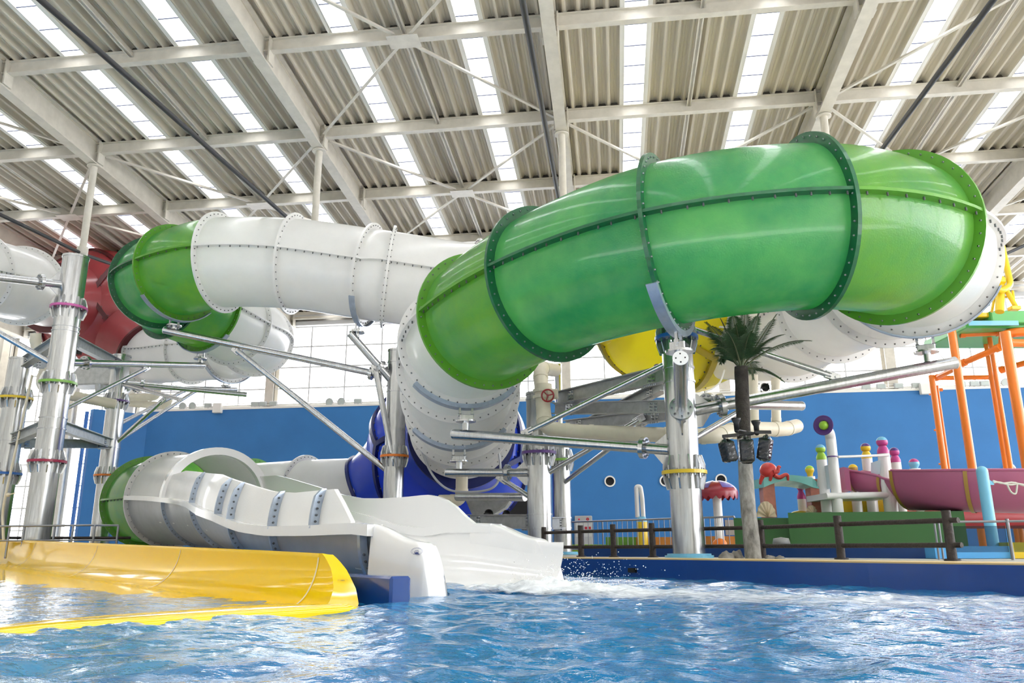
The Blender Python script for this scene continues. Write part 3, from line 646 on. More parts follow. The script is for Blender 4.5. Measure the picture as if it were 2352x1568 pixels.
# small oval badge on an end lip (ring, waves and bars of unreadable lettering)
def badge(c, nrm, size, ink, parent, upv=ZUP):
    n = nrm.normalized(); u = (upv - n * upv.dot(n)).normalized(); s = u.cross(n); mb = MB(); m = 40
    el = lambda r, k: c + n * .004 + s * math.cos(2 * PI * k / m) * r * size + u * math.sin(2 * PI * k / m) * r * size * .42
    for r0, r1 in ((1, .955), (.80, .77)):
        mb.add([el(r0, k) for k in range(m)] + [el(r1, k) for k in range(m)], [(k, (k + 1) % m, m + (k + 1) % m, m + k) for k in range(m)])
    def bar(x, y, wx, wy, sk=0): q = lambda a, b: c + n * .005 + s * (a * size) + u * (b * size); mb.add([q(x, y), q(x + wx, y), q(x + wx + sk, y + wy), q(x + sk, y + wy)], [(0, 1, 2, 3)])
    for k in range(11):
        a = PI * (.12 + .76 * k / 10); bar(.88 * math.cos(a) - .03, .88 * .42 * math.sin(a) - .02, .05, .05)
    for k in range(7): bar(-.42 + k * .12, -.22, .08, .12)
    for k in range(12): bar(-.5 + k * .083, -.33 + .02 * math.sin(k), .083, .05)
    for k in range(3): bar(-.28 + k * .2, .04, .12, .05, .04)
    bar(-.5, -.02, .95, .03); bar(-.30, -.30, .62, .14, .05); bar(-.12, -.18, .30, .08)
    mb.build('oval_badge', ink, parent)
lp, rows = lipn
ci = rows[28][5].lerp(rows[28][6], .25); nn = (rows[30][5] - rows[26][5]).cross(rows[28][6] - rows[28][5])
if nn.dot(EYE - ci) < 0: nn = -nn
badge(ci + nn.normalized() * .01, nn, .075, M_INK, lp)
# ================================================================= YELLOW SLIDE IN FRONT
yroot = thing('yellow_slide', 'wide glossy yellow slide run-out sinking into the water in the near left corner', 'water slide', (-3.2, 6.2, -.2))
YA = Vector((-2.25, 5.30)); YD = Vector((-.710, .704)).normalized(); YN = Vector((.704, .710)).normalized()
FT = [(-10.5, 12.9), (-2.62, 5.62)]
ydir = (Vector(FT[0]) - Vector(FT[1])).normalized(); yn = Vector((ydir.y, -ydir.x)); 
if yn.y < 0: yn = -yn
yf0 = Vector(FT[1])
def ytop(s): return yf0 + ydir * s + yn * .78
def ysolve(x, y):
    d = ray(x, y); f = lambda s: (lambda e: e.x * d.y - e.y * d.x)(ytop(s)); pv = f(-3)
    for i in range(1, 3000):
        s = -3 + i * .01; v_ = f(s)
        if v_ * pv <= 0: return s, CH + ytop(s).length / math.hypot(d.x, d.y) * d.z
        pv = v_
ytab = sorted(ysolve(x, y) for x, y in ((0, 1238), (226, 1247), (417, 1255), (600, 1263), (733, 1270)))
s_end = ytab[0][0]
def yfloor(s): return -.012 + .007 * max(0, s)
def ygz(s, g, z): e = yf0 + ydir * (s - 1.15 * (.78 - max(g, .2))) + yn * g; return Vector((e.x, e.y, z))
def ypt(s, f, zt=None):
    zt = lerp_table(ytab, s) if zt is None else zt; zb_ = yfloor(s); a = PI / 2 * f; return ygz(s, .28 + .50 * math.sin(a), zb_ + (zt - zb_) * (1 - math.cos(a)))
def yprof(s, n=16):
    out = []
    for g in (-2.8, -1.6, -.8, -.2, .12): out.append(ygz(s, g, yfloor(s) - .055 * max(0, .2 - g)))
    out += [ypt(s, k / n) for k in range(n + 1)]; t = out[-1]
    out.append(t + Vector((yn.x * .06, yn.y * .06, -.005))); out.append(Vector((t.x + yn.x * .07, t.y + yn.y * .07, -.4))); return out
mb = MB(); ytab.append((27, .95)); SS = [s_end + (20 - s_end) * (i / 90) ** 1.3 for i in range(91)]
mb.grid([yprof(s) for s in SS]); fl = mb.build('flume_wall', M_YGEL, yroot)
for x, y in ((84, 1240), (226, 1247), (417, 1255), (733, 1270)):
    s = ysolve(x, y)[0]; a, b = yprof(s - .012), yprof(s + .012); mb = MB(); mb.grid([[q + Vector((-yn.x * .003, -yn.y * .003, .004)) for q in a[5:21]], [q + Vector((-yn.x * .003, -yn.y * .003, .004)) for q in b[5:21]]]); mb.build('panel_joint', M_SEAML, fl)
# flared end: the panel runs on past the last joint, then a broad lip turns away towards the divider
FW2 = Vector((-ydir.x, -ydir.y, 0)); YN3 = Vector((yn.x, yn.y, 0)); nf = 20; zt0 = lerp_table(ytab, s_end)
ADV = [(0, .40), (.3, .43), (.55, .37), (.8, .24), (.93, .13), (1, .05)]
base_ = [ypt(s_end, k / nf, zt0) for k in range(nf + 1)]
inner = [q + FW2 * lerp_table(ADV, k / nf) for k, q in enumerate(base_)]
outer = [q + FW2 * (.16 - .10 * k / nf) + YN3 * (.21 - .14 * k / nf) for k, q in enumerate(inner)]
mb = MB(); mb.grid([[a_.lerp(b_, i / 6) for a_, b_ in zip(base_, inner)] for i in range(7)]); mb.grid([[base_[-1], inner[-1]], [base_[-1] + YN3 * .06, inner[-1] + YN3 * .06]], smooth=False); mb.build('end_section', M_YGEL, yroot)
mb = MB(); rr = []
for i in range(6):
    g = i / 5; rr.append([a_.lerp(b_, g) - ZUP * (.012 * math.sin(g * PI / 2)) for a_, b_ in zip(inner, outer)])
mb.grid(rr); mb.grid([rr[-1], [q + YN3 * .05 - FW2 * .25 - ZUP * .02 for q in rr[-1]]]); lip = mb.build('end_lip', M_YGEL2, yroot)
c_ = rr[2][13].lerp(rr[3][13], .5); nn = (rr[4][13] - rr[1][13]).cross(rr[2][15] - rr[2][11]); nn = nn if nn.dot(EYE - c_) > 0 else -nn
badge(c_ + nn.normalized() * .004, nn, .040, M_BROWN, lip)
# low front edge of the mouth, barely above the water, running off to the near left
mb = MB(); rows = []
F_out = [(838, 1400), (740, 1406), (612, 1414), (459, 1425), (230, 1443), (96, 1454), (0, 1465), (-160, 1484)]
F_in = [(700, 1398), (574, 1397), (500, 1402), (421, 1409), (268, 1419), (119, 1432), (0, 1446), (-160, 1463)]
for (x, y), (x2, y2) in zip(F_out, F_in):
    o_, i_ = onz(x, y, 0), onz(x2, y2, 0); h = .035
    rows.append([Vector((o_.x, o_.y, -.25)), Vector((o_.x, o_.y, .0)), o_.lerp(i_, .3) + ZUP * h, o_.lerp(i_, .7) + ZUP * h, i_.copy(), Vector((i_.x, i_.y, -.2))])
mb.grid([cr([r[k] for r in rows], 5) for k in range(6)]); mb.build('front_edge', M_YGEL2, yroot)
# low navy divider wall between the two run-outs
b0 = onz(935, 1388, 0); b1 = onz(905, 1391, 0); bd = ydir; zt = .205; L = 9.5
wn_ = Vector((.704, .71)); b1 = b0 - Vector((wn_.x, wn_.y, 0)) * .10 + Vector((ydir.x, ydir.y, 0)) * .02
A = Vector((b0.x, b0.y, 0)); Bv = Vector((b1.x, b1.y, 0)); D = Vector((ydir.x, ydir.y, 0))
mb = MB(); cc = (A + Bv) / 2 + D * L / 2; mb.obox(cc + ZUP * (zt / 2 - .3), D * L / 2, (A - Bv) / 2 * 1.6, ZUP * (zt / 2 + .3), ch=.018)
one(mb, 'divider_wall', M_RIM2, 'short navy blue divider wall ending between yellow slide and white exit flume', 'pool divider')

# ================================================================= SUPPORT COLUMNS
class Column: pass
def column(lab, x, y, lam, dia, ytop, rings=(), bands=(), collar=None, cap=False, group='galvanized slide support columns'):
    q = P(x, y, lam); C = Column(); C.X, C.Y, C.r = q.x, q.y, dia / 2
    C.root = thing('support_column', lab, 'support column', (q.x, q.y, DK), group); zt = vz(q.x, q.y, ytop)
    mb = MB(); mb.cyl((q.x, q.y, DK), (q.x, q.y, zt), C.r, n=36); pole = mb.build('pole', M_STEEL, C.root)
    mb = MB(); mb.ring((q.x, q.y, zt), ZUP, C.r * .9, C.r * 1.06, .05, 36)
    for yb in bands: mb.ring((q.x, q.y, vz(q.x, q.y, yb)), ZUP, C.r * .98, C.r * 1.06, .03, 36)
    mb.build('weld_band', M_STEEL, pole)
    for yr, m_ in rings:
        z = vz(q.x, q.y, yr); mb = MB(); mb.ring((q.x, q.y, z), ZUP, C.r * .98, C.r * 1.43, .055, 44); fl = mb.build('flange_ring', m_, C.root); fl['label'] = m_.name.split('_')[0] + ' painted flange ring'
        mb = MB(); bb = MB(); r = C.r
        for k in range(12):
            a = 2 * PI * (k + .35) / 12; d = Vector((math.cos(a), math.sin(a), 0)); s = Vector((-d.y, d.x, 0)) * .012; c = Vector((q.x, q.y, z))
            for sg in (-1, 1):
                pl = [c + d * r * .98 + ZUP * sg * .028, c + d * r * 1.38 + ZUP * sg * .028, c + d * r * 1.38 + ZUP * sg * .10, c + d * r * 1.18 + ZUP * sg * .26, c + d * r * .98 + ZUP * sg * .26]
                mb.prism([p_ - s for p_ in pl], s * 2)
            a += PI / 12; d = Vector((math.cos(a), math.sin(a), 0)); bb.cyl(c + d * r * 1.24 - ZUP * .06, c + d * r * 1.24 + ZUP * .06, .02, n=6)
        mb.build('gusset_plates', M_STEEL, fl); bb.build('flange_bolts', M_BOLT, fl)
    if collar:
        mb = MB(); mb.ring((q.x, q.y, DK + .02), ZUP, C.r, C.r * collar, .04, 40); mb.ring((q.x, q.y, DK + .05), ZUP, C.r, C.r * (collar * .8 + .15), .03, 40); o = mb.build('base_collar', M_SKY, C.root); o['label'] = 'light blue base collar'
    return C
def onpole(C, ypx): return Vector((C.X, C.Y, vz(C.X, C.Y, ypx)))
def disc_plate(c, ax, r, th, parent, nb=8, m_=M_STEEL, name='arm_flange'):
    mb = MB(); ax = ax.normalized(); mb.cyl(c - ax * th / 2, c + ax * th / 2, r, n=32); bolts(mb, c, ax, r * .78, nb, th / 2, .018, .03); return mb.build(name, [m_, M_BOLT], parent)
def arm(C, p, q, r, plate=True, cap=True, r2=None, name='arm', pd=.42):
    p, q = Vector(p), Vector(q); d = (q - p).normalized(); a0 = p + d * (C.r * .55)
    mb = MB(); mb.cyl(a0, q, r, r2 or r, n=24); o = mb.build(name, M_STEEL, C.root)
    if plate:
        disc_plate(p + d * (C.r + pd), d, r * 2.05, .075, o)
        mb = MB()
        for sg in (-1, 1):
            u = (ZUP - d * ZUP.dot(d)).normalized() * sg; s = d.cross(u).normalized() * .012; b_ = p + d * C.r * .8
            mb.prism([b_ + u * r - s, b_ + u * r * 3.0 - s, b_ + d * .10 + u * r * 3.0 - s, b_ + d * .28 + u * r - s], s * 2)
        mb.build('arm_gusset', M_STEEL, o)
    if cap:
        mb = MB(); mb.cyl(q, q + d * .012, (r2 or r) * 1.03, n=24); k = mb.build('end_cap', M_WPOST, o); bb = MB(); u = d.orthogonal().normalized(); v_ = d.cross(u)
        for i in range(4):
            a = PI / 4 + i * PI / 2; bb.cyl(q + d * .010 + (u * math.cos(a) + v_ * math.sin(a)) * r * .68, q + d * .016 + (u * math.cos(a) + v_ * math.sin(a)) * r * .68, r * .12, n=10)
        bb.build('cap_hole', M_DARK, k)
    return o
def strut(parent, p, q, r, m_=M_STEEL, name='brace', tabs=True):
    p, q = Vector(p), Vector(q); d = (q - p).normalized(); mb = MB(); mb.cyl(p + d * .12, q - d * .12, r, n=16); o = mb.build(name, m_, parent)
    if tabs:
        mb = MB(); s = d.cross(ZUP).normalized(); u = s.cross(d)
        for a, sg in ((p, 1), (q, -1)):
            c = a + d * sg * .09; mb.obox(c, d * .13, s * .03, u * r * 1.35, ch=.01)
            for k in (-1, 1): mb.cyl(c + d * .05 * k - s * .05, c + d * .05 * k + s * .05, .018, n=6)
        mb.build('clevis', M_STEEL, o)
    return o
def saddle(C, key, target, ang=48, m_=M_SADDLE, spread=.11):
    c, t = RINGS[key]; dn = -(ZUP - t * ZUP.dot(t)).normalized(); s = t.cross(dn).normalized(); mb = MB(); rows = []
    for k in range(25):
        a = math.radians(-ang + 2 * ang * k / 24); d = dn * math.cos(a) + s * math.sin(a)
        rows.append([c + d * (RF - .05) - t * .035, c + d * (RF + .035) - t * .035, c + d * (RF + .035) + t * spread, c + d * (RF + .01) + t * spread, c + d * (RF + .01) - t * .005, c + d * (RF - .05) - t * .005])
    mb.grid(rows, smooth=False, close=True); mb.add(rows[0], [tuple(range(6))]); mb.add(rows[-1], [tuple(range(6))]); o = mb.build('saddle', m_, C.root)
    b = c + dn * (RF + .03); T = Vector(target); ax = (b - T); Lg = ax.length; ax.normalize(); u = (t - ax * t.dot(ax)).normalized(); v_ = ax.cross(u)
    mb = MB()
    for sg in (-1, 1): mb.obox(b - ax * .06 + v_ * sg * .12, u * .02, v_ * .02, ax * .13); mb.cyl(b - ax * .13 + v_ * sg * .15, b - ax * .13 + v_ * sg * .09, .035, n=10)
    zz = min(.30, Lg * .55)
    mb.obox(b - ax * (.13 + (zz - .13) / 2), u * .11, v_ * .13, ax * max(.03, (zz - .13) / 2), ch=.01)
    mb.cyl(b - ax * zz, b - ax * (zz + .03), .19, n=28); mb.cyl(b - ax * (zz + .03), T, .065, n=16); mb.build('saddle_mount', M_STEEL, o)
    return o
def ring_bottom(key):
    c, t = RINGS[key]; return c - (ZUP - t * ZUP.dot(t)).normalized() * (RF + .03)
def arm_to(C, ypx, key, drop, ext, r, r2=None, plate=True, ang=48):
    tgt = ring_bottom(key) - ZUP * drop; p = onpole(C, ypx); d = (tgt - p).normalized(); o = arm(C, p, tgt + d * ext, r, plate, True, r2); saddle(C, key, tgt + ZUP * (r2 or r) * .9, ang); return o, p, tgt

C1 = column('tallest steel column standing in front of blue wall with yellow lower ring, left of palm tree', 1581, 1240, 12.1, .49, 748, [(777, M_BLUP), (1085, M_YELP)], (846, 878), collar=1.5)
_, p, tg = arm_to(C1, 1035, 'c11', .50, .28, .085, .097)
strut(C1.root, onpole(C1, 822), p.lerp(tg, .70) + ZUP * .09, .048)
arm_to(C1, 972, 'c8', .52, .42, .088, .10)
_, p, tg = arm_to(C1, 948, 'c5', .50, .45, .092, .10, ang=62)
strut(C1.root, onpole(C1, 742), p.lerp(tg, .63) + ZUP * .1, .05)
pq = P(1840, 932, 14.6); arm(C1, onpole(C1, 925), pq, .085)
strut(C1.root, onpole(C1, 1022), onpole(C1, 925).lerp(pq, .55), .05)
C2 = column('steel column with purple ring between the white exit flume and yellow-ringed column', 1240, 1200, 15.6, .49, 905, [(1040, M_PURP)], (918, 1181, 1213))
_, p, tg = arm_to(C2, 1085, 'c13', .47, .28, .082)
strut(C2.root, onpole(C2, 1156), p.lerp(tg, .50) - ZUP * .08, .05)
C3 = column('thinner steel column with lime green ring and light blue base behind purple-ringed column', 1292, 1200, 19.0, .45, 985, [(1057, M_GRNP)], (1189, 1212), collar=1.75)
q3 = P(1490, 962, 15.8); strut(C3.root, onpole(C3, 1112), q3, .055); strut(C2.root, onpole(C2, 1098), P(1478, 958, 15.2), .052)
C4 = column('steel column with orange ring rising in front of the blue bowl', 906, 1050, 19.3, .49, 806, [(1048, M_ORNG)], (833, 900))
_, p4, t4 = arm_to(C4, 888, 'b12', .42, .25, .095)
ql, pl4 = ring_bottom('b9') - ZUP * .30, onpole(C4, 868); dl = (ql - pl4).normalized(); arm(C4, pl4, ql + dl * .25, .09, plate=True); saddle(C4, 'b9', ql + ZUP * .08)
strut(C4.root, onpole(C4, 1092), pl4.lerp(ql, .72) - ZUP * .09, .075); strut(C4.root, onpole(C4, 1092) + Vector((.1, -.15, 0)), p4.lerp(t4, .55) - ZUP * .09, .075)
C5 = column('steel column with purple and orange rings beside the green end of the lower slide', 243, 1120, 24.3, .54, 818, [(922, M_PURP), (1092, M_ORNG)], (1010, 1028))
_, p5, t5 = arm_to(C5, 888, 'b3', .22, .5, .085); q5 = P(566, 906, 26.5); arm(C5, onpole(C5, 878), q5, .085)
strut(C5.root, onpole(C5, 980), p5.lerp(t5, .62), .06); strut(C5.root, onpole(C5, 1022), p5.lerp(t5, .72), .06); strut(C5.root, onpole(C5, 1028), P(378, 915, 24.5), .06)
arm(C5, onpole(C5, 880), P(414, 917, 22.9), .06, plate=False)
C6 = column('tall steel column with pink, green and crimson rings in front of the red bowl', 98, 1130, 18.0, .575, 592, [(708, M_PINK), (880, M_GRNP), (1060, M_CRIM)], (752, 762, 960, 985))
tgt = ring_bottom('b6') - ZUP * .38; p = onpole(C6, 832); d = (tgt - p).normalized(); arm(C6, p, tgt + d * .15, .085); saddle(C6, 'b6', tgt + ZUP * .08)
strut(C6.root, onpole(C6, 952), p.lerp(tgt, .58) - ZUP * .08, .052)
arm(C6, onpole(C6, 656), P(-60, 630, 17.6), .095)
strut(C6.root, onpole(C6, 846), P(-40, 742, 18.2), .07)
C7 = column('steel column with yellow and blue rings cut off by the left edge of photo', 14, 1060, 19.6, .55, 826, [(915, M_YELP), (1088, M_BLUP)], (1012,))
C8 = column('steel column top with cream stub behind the yellow bowl in front of window', 1282, 860, 24.0, .22, 838, (), ()); 

# ---------------- galvanized I-beams tying the columns
def beam(lab, a, b, h=.26, w=.2, grp='galvanized steel beams'):
    a, b = Vector(a), Vector(b); r = thing('steel_beam', lab, 'steel beam', (a + b) / 2, grp); mb = MB(); mb.ibeam(a, b, h, w); mb.build('i_profile', M_STEELD, r)
    mb = MB(); bb = MB(); d = (b - a).normalized(); s = d.cross(ZUP).normalized(); u = s.cross(d)
    for f in (.14, .86):
        c = a.lerp(b, f); mb.obox(c, d * .10, s * .02, u * h * .36)
        for i in (-1, 1):
            for j in (-1, 0, 1):
                bb.cyl(c + d * .05 * i + u * h * .24 * j - s * .04, c + d * .05 * i + u * h * .24 * j + s * .04, .017, n=6)
        for i in range(-3, 4): bb.cyl(c + d * .05 * i - u * (h / 2 + .03) + s * w * .3, c + d * .05 * i - u * (h / 2 - .03) + s * w * .3, .015, n=6)
    sp = mb.build('splice_plate', M_STEEL, r); bb.build('splice_bolts', M_BOLT, sp); return r
a6, b6 = onpole(C6, 772), onpole(C6, 972)
beam('upper sloping steel beam between pink-ringed column and purple-ringed left column', a6, onpole(C5, 838)); beam('upper sloping steel beam from pink-ringed column towards left edge', a6, onpole(C7, 838)); beam('upper level steel beam behind the pink-ringed column', onpole(C7, 832), onpole(C5, 836))
beam('lower sloping steel beam between crimson-ringed and orange-ringed left columns', b6, onpole(C5, 1018)); beam('lower sloping steel beam from crimson-ringed column to blue-ringed column', b6, onpole(C7, 1012)); beam('lower level steel beam behind the crimson-ringed column', onpole(C7, 1016), onpole(C5, 1020))
beam('topmost steel beam rising from the red valve to yellow-ringed column', P(1282, 915, 16.2), P(1540, 856, 13.2), .27); beam('middle level steel beam left of the yellow-ringed column', P(1275, 938, 16.6), P(1545, 934, 14.2), .24)
beam('lower steel beam left of yellow-ringed column above the cream pipe', P(1300, 978, 17.5), P(1545, 950, 14.6), .24); beam('diagonal steel cross beam under the yellow bowl', P(1330, 985, 17.8), P(1525, 885, 14.8), .22)
beam('low steel beam under the blue bowl joining the purple-ringed column', P(1080, 1196, 18.2), onpole(C2, 1198), .29); beam('short steel beam linking purple-ringed and lime-ringed columns', onpole(C2, 1202), onpole(C3, 1200), .26)
mb = MB(); mb.prism([P(1070, 1150, 19), P(1170, 1150, 18.5), P(1160, 1165, 18.5), P(1110, 1195, 18.8), P(1090, 1195, 19)], (0, .5, 0)); one(mb, 'steel_bracket', M_STEELD, 'sloping sheet steel bracket under the blue bowl', 'bracket')
mb = MB(); mb.cyl(P(1050, 1141, 17.4), P(1206, 1141, 16.0), .085, n=20); one(mb, 'steel_pipe', M_STEEL, 'horizontal galvanized pipe under the blue bowl behind elbow drain', 'pipe')

# ---------------- cream water pipes
def pipe(lab, pts, r, rr=.35, collars=(), name='water_pipe', grp=None, m_=M_CREAM):
    pts = [Vector(p) for p in pts]; root = thing(name, lab, 'pipe', pts[0], grp); mb = MB(); mb.tube(elbow(pts, rr), r, 20); run = mb.build('pipe_run', m_, root)
    mb = MB()
    for a, b, c in zip(pts, pts[1:], pts[2:]):
        for q in (a, c):
            d = (q - b).normalized(); k = b + d * min(rr * 1.05, (q - b).length * .5); mb = MB(); mb.cyl(k - d * .04, k + d * .05, r * 1.07, n=20); mb.build('pipe_collar', m_, root)
    return root
pm = pipe('big cream water pipe with red valve running behind the yellow-ringed column', [P(1275, 850, 17.2), P(1240, 845, 16.2), P(1252, 985, 15.2), P(1330, 992, 15.2), P(1560, 1000, 15.0), P(1645, 1002, 14.9), P(1690, 984, 15.6), P(1800, 986, 16.2), P(1830, 978, 16.8)], .145, .22)
v0 = P(1249, 905, 15.7); mb = MB(); mb.ring(v0 + ZUP * .06, ZUP, .10, .22, .06, 28); mb.ring(v0 - ZUP * .06, ZUP, .10, .22, .06, 28); mb.cyl(v0 - ZUP * .16, v0 + ZUP * .2, .165, n=24); vb = mb.build('valve_body', M_CREAM, pm)
hw_ = P(1258, 908, 15.3); ax = (EYE - hw_).normalized(); mb = MB(); mb.obox(P(1270, 905, 15.45), (.10, 0, 0), (0, .06, 0), (0, 0, .10), ch=.02); mb.build('gearbox', M_CREAM, vb)
mb = MB(); u = ax.orthogonal().normalized(); vv = ax.cross(u); mb.tube([hw_ + (u * math.cos(2 * PI * k / 28) + vv * math.sin(2 * PI * k / 28)) * .115 for k in range(29)], .016, 8, caps=False)
for k in range(3): mb.cyl(hw_, hw_ + (u * math.cos(2 * PI * k / 3 + .5) + vv * math.sin(2 * PI * k / 3 + .5)) * .115, .012, n=8)
mb.cyl(hw_ - ax * .12, hw_ + ax * .02, .026, n=10); o = mb.build('handwheel', M_REDV, vb); o['label'] = 'red handwheel'
pipe('cream pipe dropping behind the palm to an elbow at the right', [P(1782, 870, 17.4), P(1783, 982, 17.0), P(1822, 983, 17.2), P(1700, 1000, 17.8), P(1640, 990, 17.6)], .10, .16)
pipe('white upright pipe hidden behind the palm trunk', [P(1730, 860, 17.5), P(1733, 990, 17.2), P(1690, 992, 17.0)], .10, .16)
pipe('cream drain pipe with elbow hanging below the white tube at blue bowl', [P(1061, 1092, 18.8), P(1060, 1150, 18.5), P(1010, 1150, 18.7)], .145, .22)
pipe('cream pipe curving down behind the far left column', [P(82, 765, 22), P(82, 800, 22), P(100, 822, 22), P(104, 850, 22), P(92, 880, 22), P(120, 900, 21.6), P(265, 928, 22.5)], .14, .2)
pipe('cream pipe loop in the window above the left end of blue wall', [P(300, 912, 30), P(360, 912, 30), P(362, 890, 30)], .14, .2); pipe('longer cream pipe loop above the left end of blue wall', [P(300, 926, 31), P(385, 932, 31), P(390, 905, 31)], .14, .2)
mb = MB(); mb.tube(elbow([P(74, 862, 20), P(10, 1150, 18.5), P(6, 1180, 18.5), P(8, 1240, 18.2)], .3), .03, 8); mb.ball(P(19, 1136, 18.5), .05); mb.cyl(P(19, 1136, 18.5), P(34, 1132, 18.4), .015, n=8); one(mb, 'thin_pipe', M_CREAM, 'thin cream pipe with a small tap at far left', 'pipe')
def hose(lab, pts, r, m_): mb = MB(); mb.tube(cr([Vector(p) for p in pts], 10), r, 8); return one(mb, 'hose', m_, lab, 'hose')
hose('pale grey hose looping under the blue bowl from the white tube', [P(968, 1030, 19.2), P(985, 1075, 18.6), P(1010, 1110, 18.4), P(1045, 1128, 18.3), P(1110, 1127, 18.2), P(1140, 1112, 18.2), P(1149, 1080, 18.4), P(1146, 1040, 18.8)], .028, mat('grey_hose', (.5, .52, .56), .4))
hose('thin white hose hanging from the yellow bowl beside palm', [P(1664, 850, 18), P(1655, 875, 17.5), P(1640, 890, 17), P(1618, 900, 16.8)], .02, M_FRAME)
# dark pump and lamps seen under the red bowl
mb = MB(); mb.obox(P(225, 868, 30), (.9, 0, 0), (0, .5, 0), (0, 0, .35), ch=.05); mb.cyl(P(170, 868, 30), P(200, 868, 30), .28, n=18); mb.cyl(P(232, 875, 29.6), P(232, 900, 29.6), .2, n=18); one(mb, 'bowl_cradle', M_STEELD, 'grey steel cradle and drum under the red bowl', 'bracket')
# ================================================================= LOG FENCE, RAILINGS, ROCKS
def log_fence(lab, posts, h, railz, ext=.0):
    r = thing('log_fence', lab, 'fence', Vector((posts[0].x, posts[0].y, DK)))
    for p in posts:
        mb = MB(); rad = .052; mb.tube([Vector((p.x, p.y, DK)), Vector((p.x + .002, p.y, DK + h * .5)), Vector((p.x, p.y, DK + h))], [rad * 1.05, rad, rad * .97], 14); mb.cyl((p.x, p.y, DK), (p.x, p.y, DK + .02), rad * 1.7, n=14); mb.build('post', M_LOG, r)
    for z in railz:
        for a, b in zip(posts, posts[1:]):
            A = Vector((a.x, a.y, DK + z)); B = Vector((b.x, b.y, DK + z)); d = (B - A).normalized(); e = ext if b is posts[-1] else 0
            mb = MB(); mb.tube([A - d * .02, A.lerp(B, .3), A.lerp(B, .7), B + d * (.02 + e)], .030, 10); mb.build('rail', M_LOG, r)
    return r
fp = [P(x, y, l) for x, y, l in ((1250, 1278, 15.2), (1335, 1277, 14.2), (1410, 1278, 13.6), (1500, 1279, 13.0), (1752, 1279, 11.7), (1933, 1285, 10.2), (2188, 1287, 8.8))]
log_fence('dark brown log fence with two rails along the navy pool wall', fp, .55, (.17, .44), ext=.12)
fl_ = [P(x, 1240, l) for x, l in ((300, 20.5), (40, 19.5), (-120, 19))]
mb = MB()
for z in (.2, .46): mb.cyl(Vector((fl_[0].x, fl_[0].y, DK + z)), Vector((fl_[2].x, fl_[2].y, DK + z)), .035, n=10)
one(mb, 'log_rail', M_LOG, 'two dark brown log rails at left behind the metal railing', 'fence')
def metal_rail(lab, pts, zs, posts, rad=.022, m_=M_RAIL, name='metal_railing'):
    r = thing(name, lab, 'railing', Vector((pts[0].x, pts[0].y, DK)))
    for z in zs:
        mb = MB(); mb.tube(elbow([Vector((p.x, p.y, DK + z)) for p in pts], .08), rad if z == zs[0] else rad * .75, 10); mb.build('rail', m_, r)
    for p in posts: mb = MB(); mb.cyl((p.x, p.y, DK - .0), (p.x, p.y, DK + zs[0]), rad, n=10); mb.build('post', m_, r)
    return r
A, B, C_ = P(-80, 1240, 16.9), P(214, 1240, 16.3), P(268, 1240, 16.6)
metal_rail('grey steel railing at the left behind the yellow slide', [A, B, C_], [.66, .36], [P(-20, 1240, 16.8), P(18, 1240, 16.73), P(52, 1240, 16.66), P(122, 1240, 16.5), P(164, 1240, 16.4), B, C_])
# slim picket railing behind the log fence
r = thing('picket_railing', 'thin grey picket railing in front of the mushroom shade', 'railing', P(1500, 1262, 19)); a, b = P(1300, 1262, 20.5), P(1692, 1262, 17.2); a.z = b.z = DK
for z in (.12, .80): mb = MB(); mb.cyl(a + ZUP * z, b + ZUP * z, .022, n=8); mb.build('rail', M_RAIL, r)
for k in range(33): mb = MB(); q = a.lerp(b, k / 32); mb.cyl(q + ZUP * (0 if k % 8 == 0 else .12), q + ZUP * .80, .02 if k % 8 == 0 else .010, n=6); mb.build('picket', M_RAIL, r)
# second low navy kerb behind the fence
mb = MB(); k0 = [P(1330, 1278, 15.0), P(1760, 1278, 12.6), P(1930, 1281, 11.6), P(2152, 1284, 10.6)]
rows = []
for p in k0: rows.append([Vector((p.x, p.y, DK - .1)), Vector((p.x, p.y, DK + .155)), Vector((p.x + .12, p.y + .22, DK + .155)), Vector((p.x + .12, p.y + .22, DK - .1))])
mb.grid(rows, smooth=False); mb.add(rows[-1], [(0, 1, 2, 3)]); one(mb, 'navy_kerb', M_RIM, 'low navy blue kerb running behind the log fence', 'kerb')
mb = MB(); p = P(2232, 1284, 10.4); mb.box((p.x - .48, p.y - .1, DK - .0), (p.x + .48, p.y + .5, DK + .155)); one(mb, 'light_blue_kerb', M_LBL, 'light blue kerb block below the glass panel at right', 'kerb')
mb = MB(); p = P(2345, 1275, 10.2); mb.box((p.x - .09, p.y, DK), (p.x + .4, p.y + .5, DK + .2)); one(mb, 'yellow_block', M_YELP, 'pale yellow block at the right edge behind the rail post', 'block')
def rock(x, y, l, sx, sy, sz, seed, lab):
    p = P(x, y, l); mb = MB(); n, m_ = 20, 14; vs = []
    mb.ball((0, 0, 0), 1, n=20, m=14)
    for v_ in mb.v:
        k = 1 + .35 * noise.noise(v_ * 1.3 + Vector((seed, 0, 0))) + .15 * noise.noise(v_ * 3.1 + Vector((0, seed, 0))); v_ *= k; v_.x *= sx; v_.y *= sy; v_.z = max(v_.z * sz, -.01) + DK; v_.x += p.x; v_.y += p.y
    return one(mb, 'rock', M_ROCK, lab, 'rock', 'rocks at the palm foot')
rock(1668, 1280, 10.8, .11, .10, .10, 1, 'rounded grey rock leftmost of those at the palm foot'); rock(1693, 1280, 10.9, .09, .09, .115, 5, 'taller grey rock touching the palm trunk on its left')
rock(1768, 1283, 10.4, .075, .08, .055, 9, 'flat grey rock just right of the palm trunk'); rock(1793, 1284, 10.3, .065, .07, .05, 13, 'small grey rock rightmost of those at the palm foot')
for x, y, s_ in ((1478, 0, 0),): pass

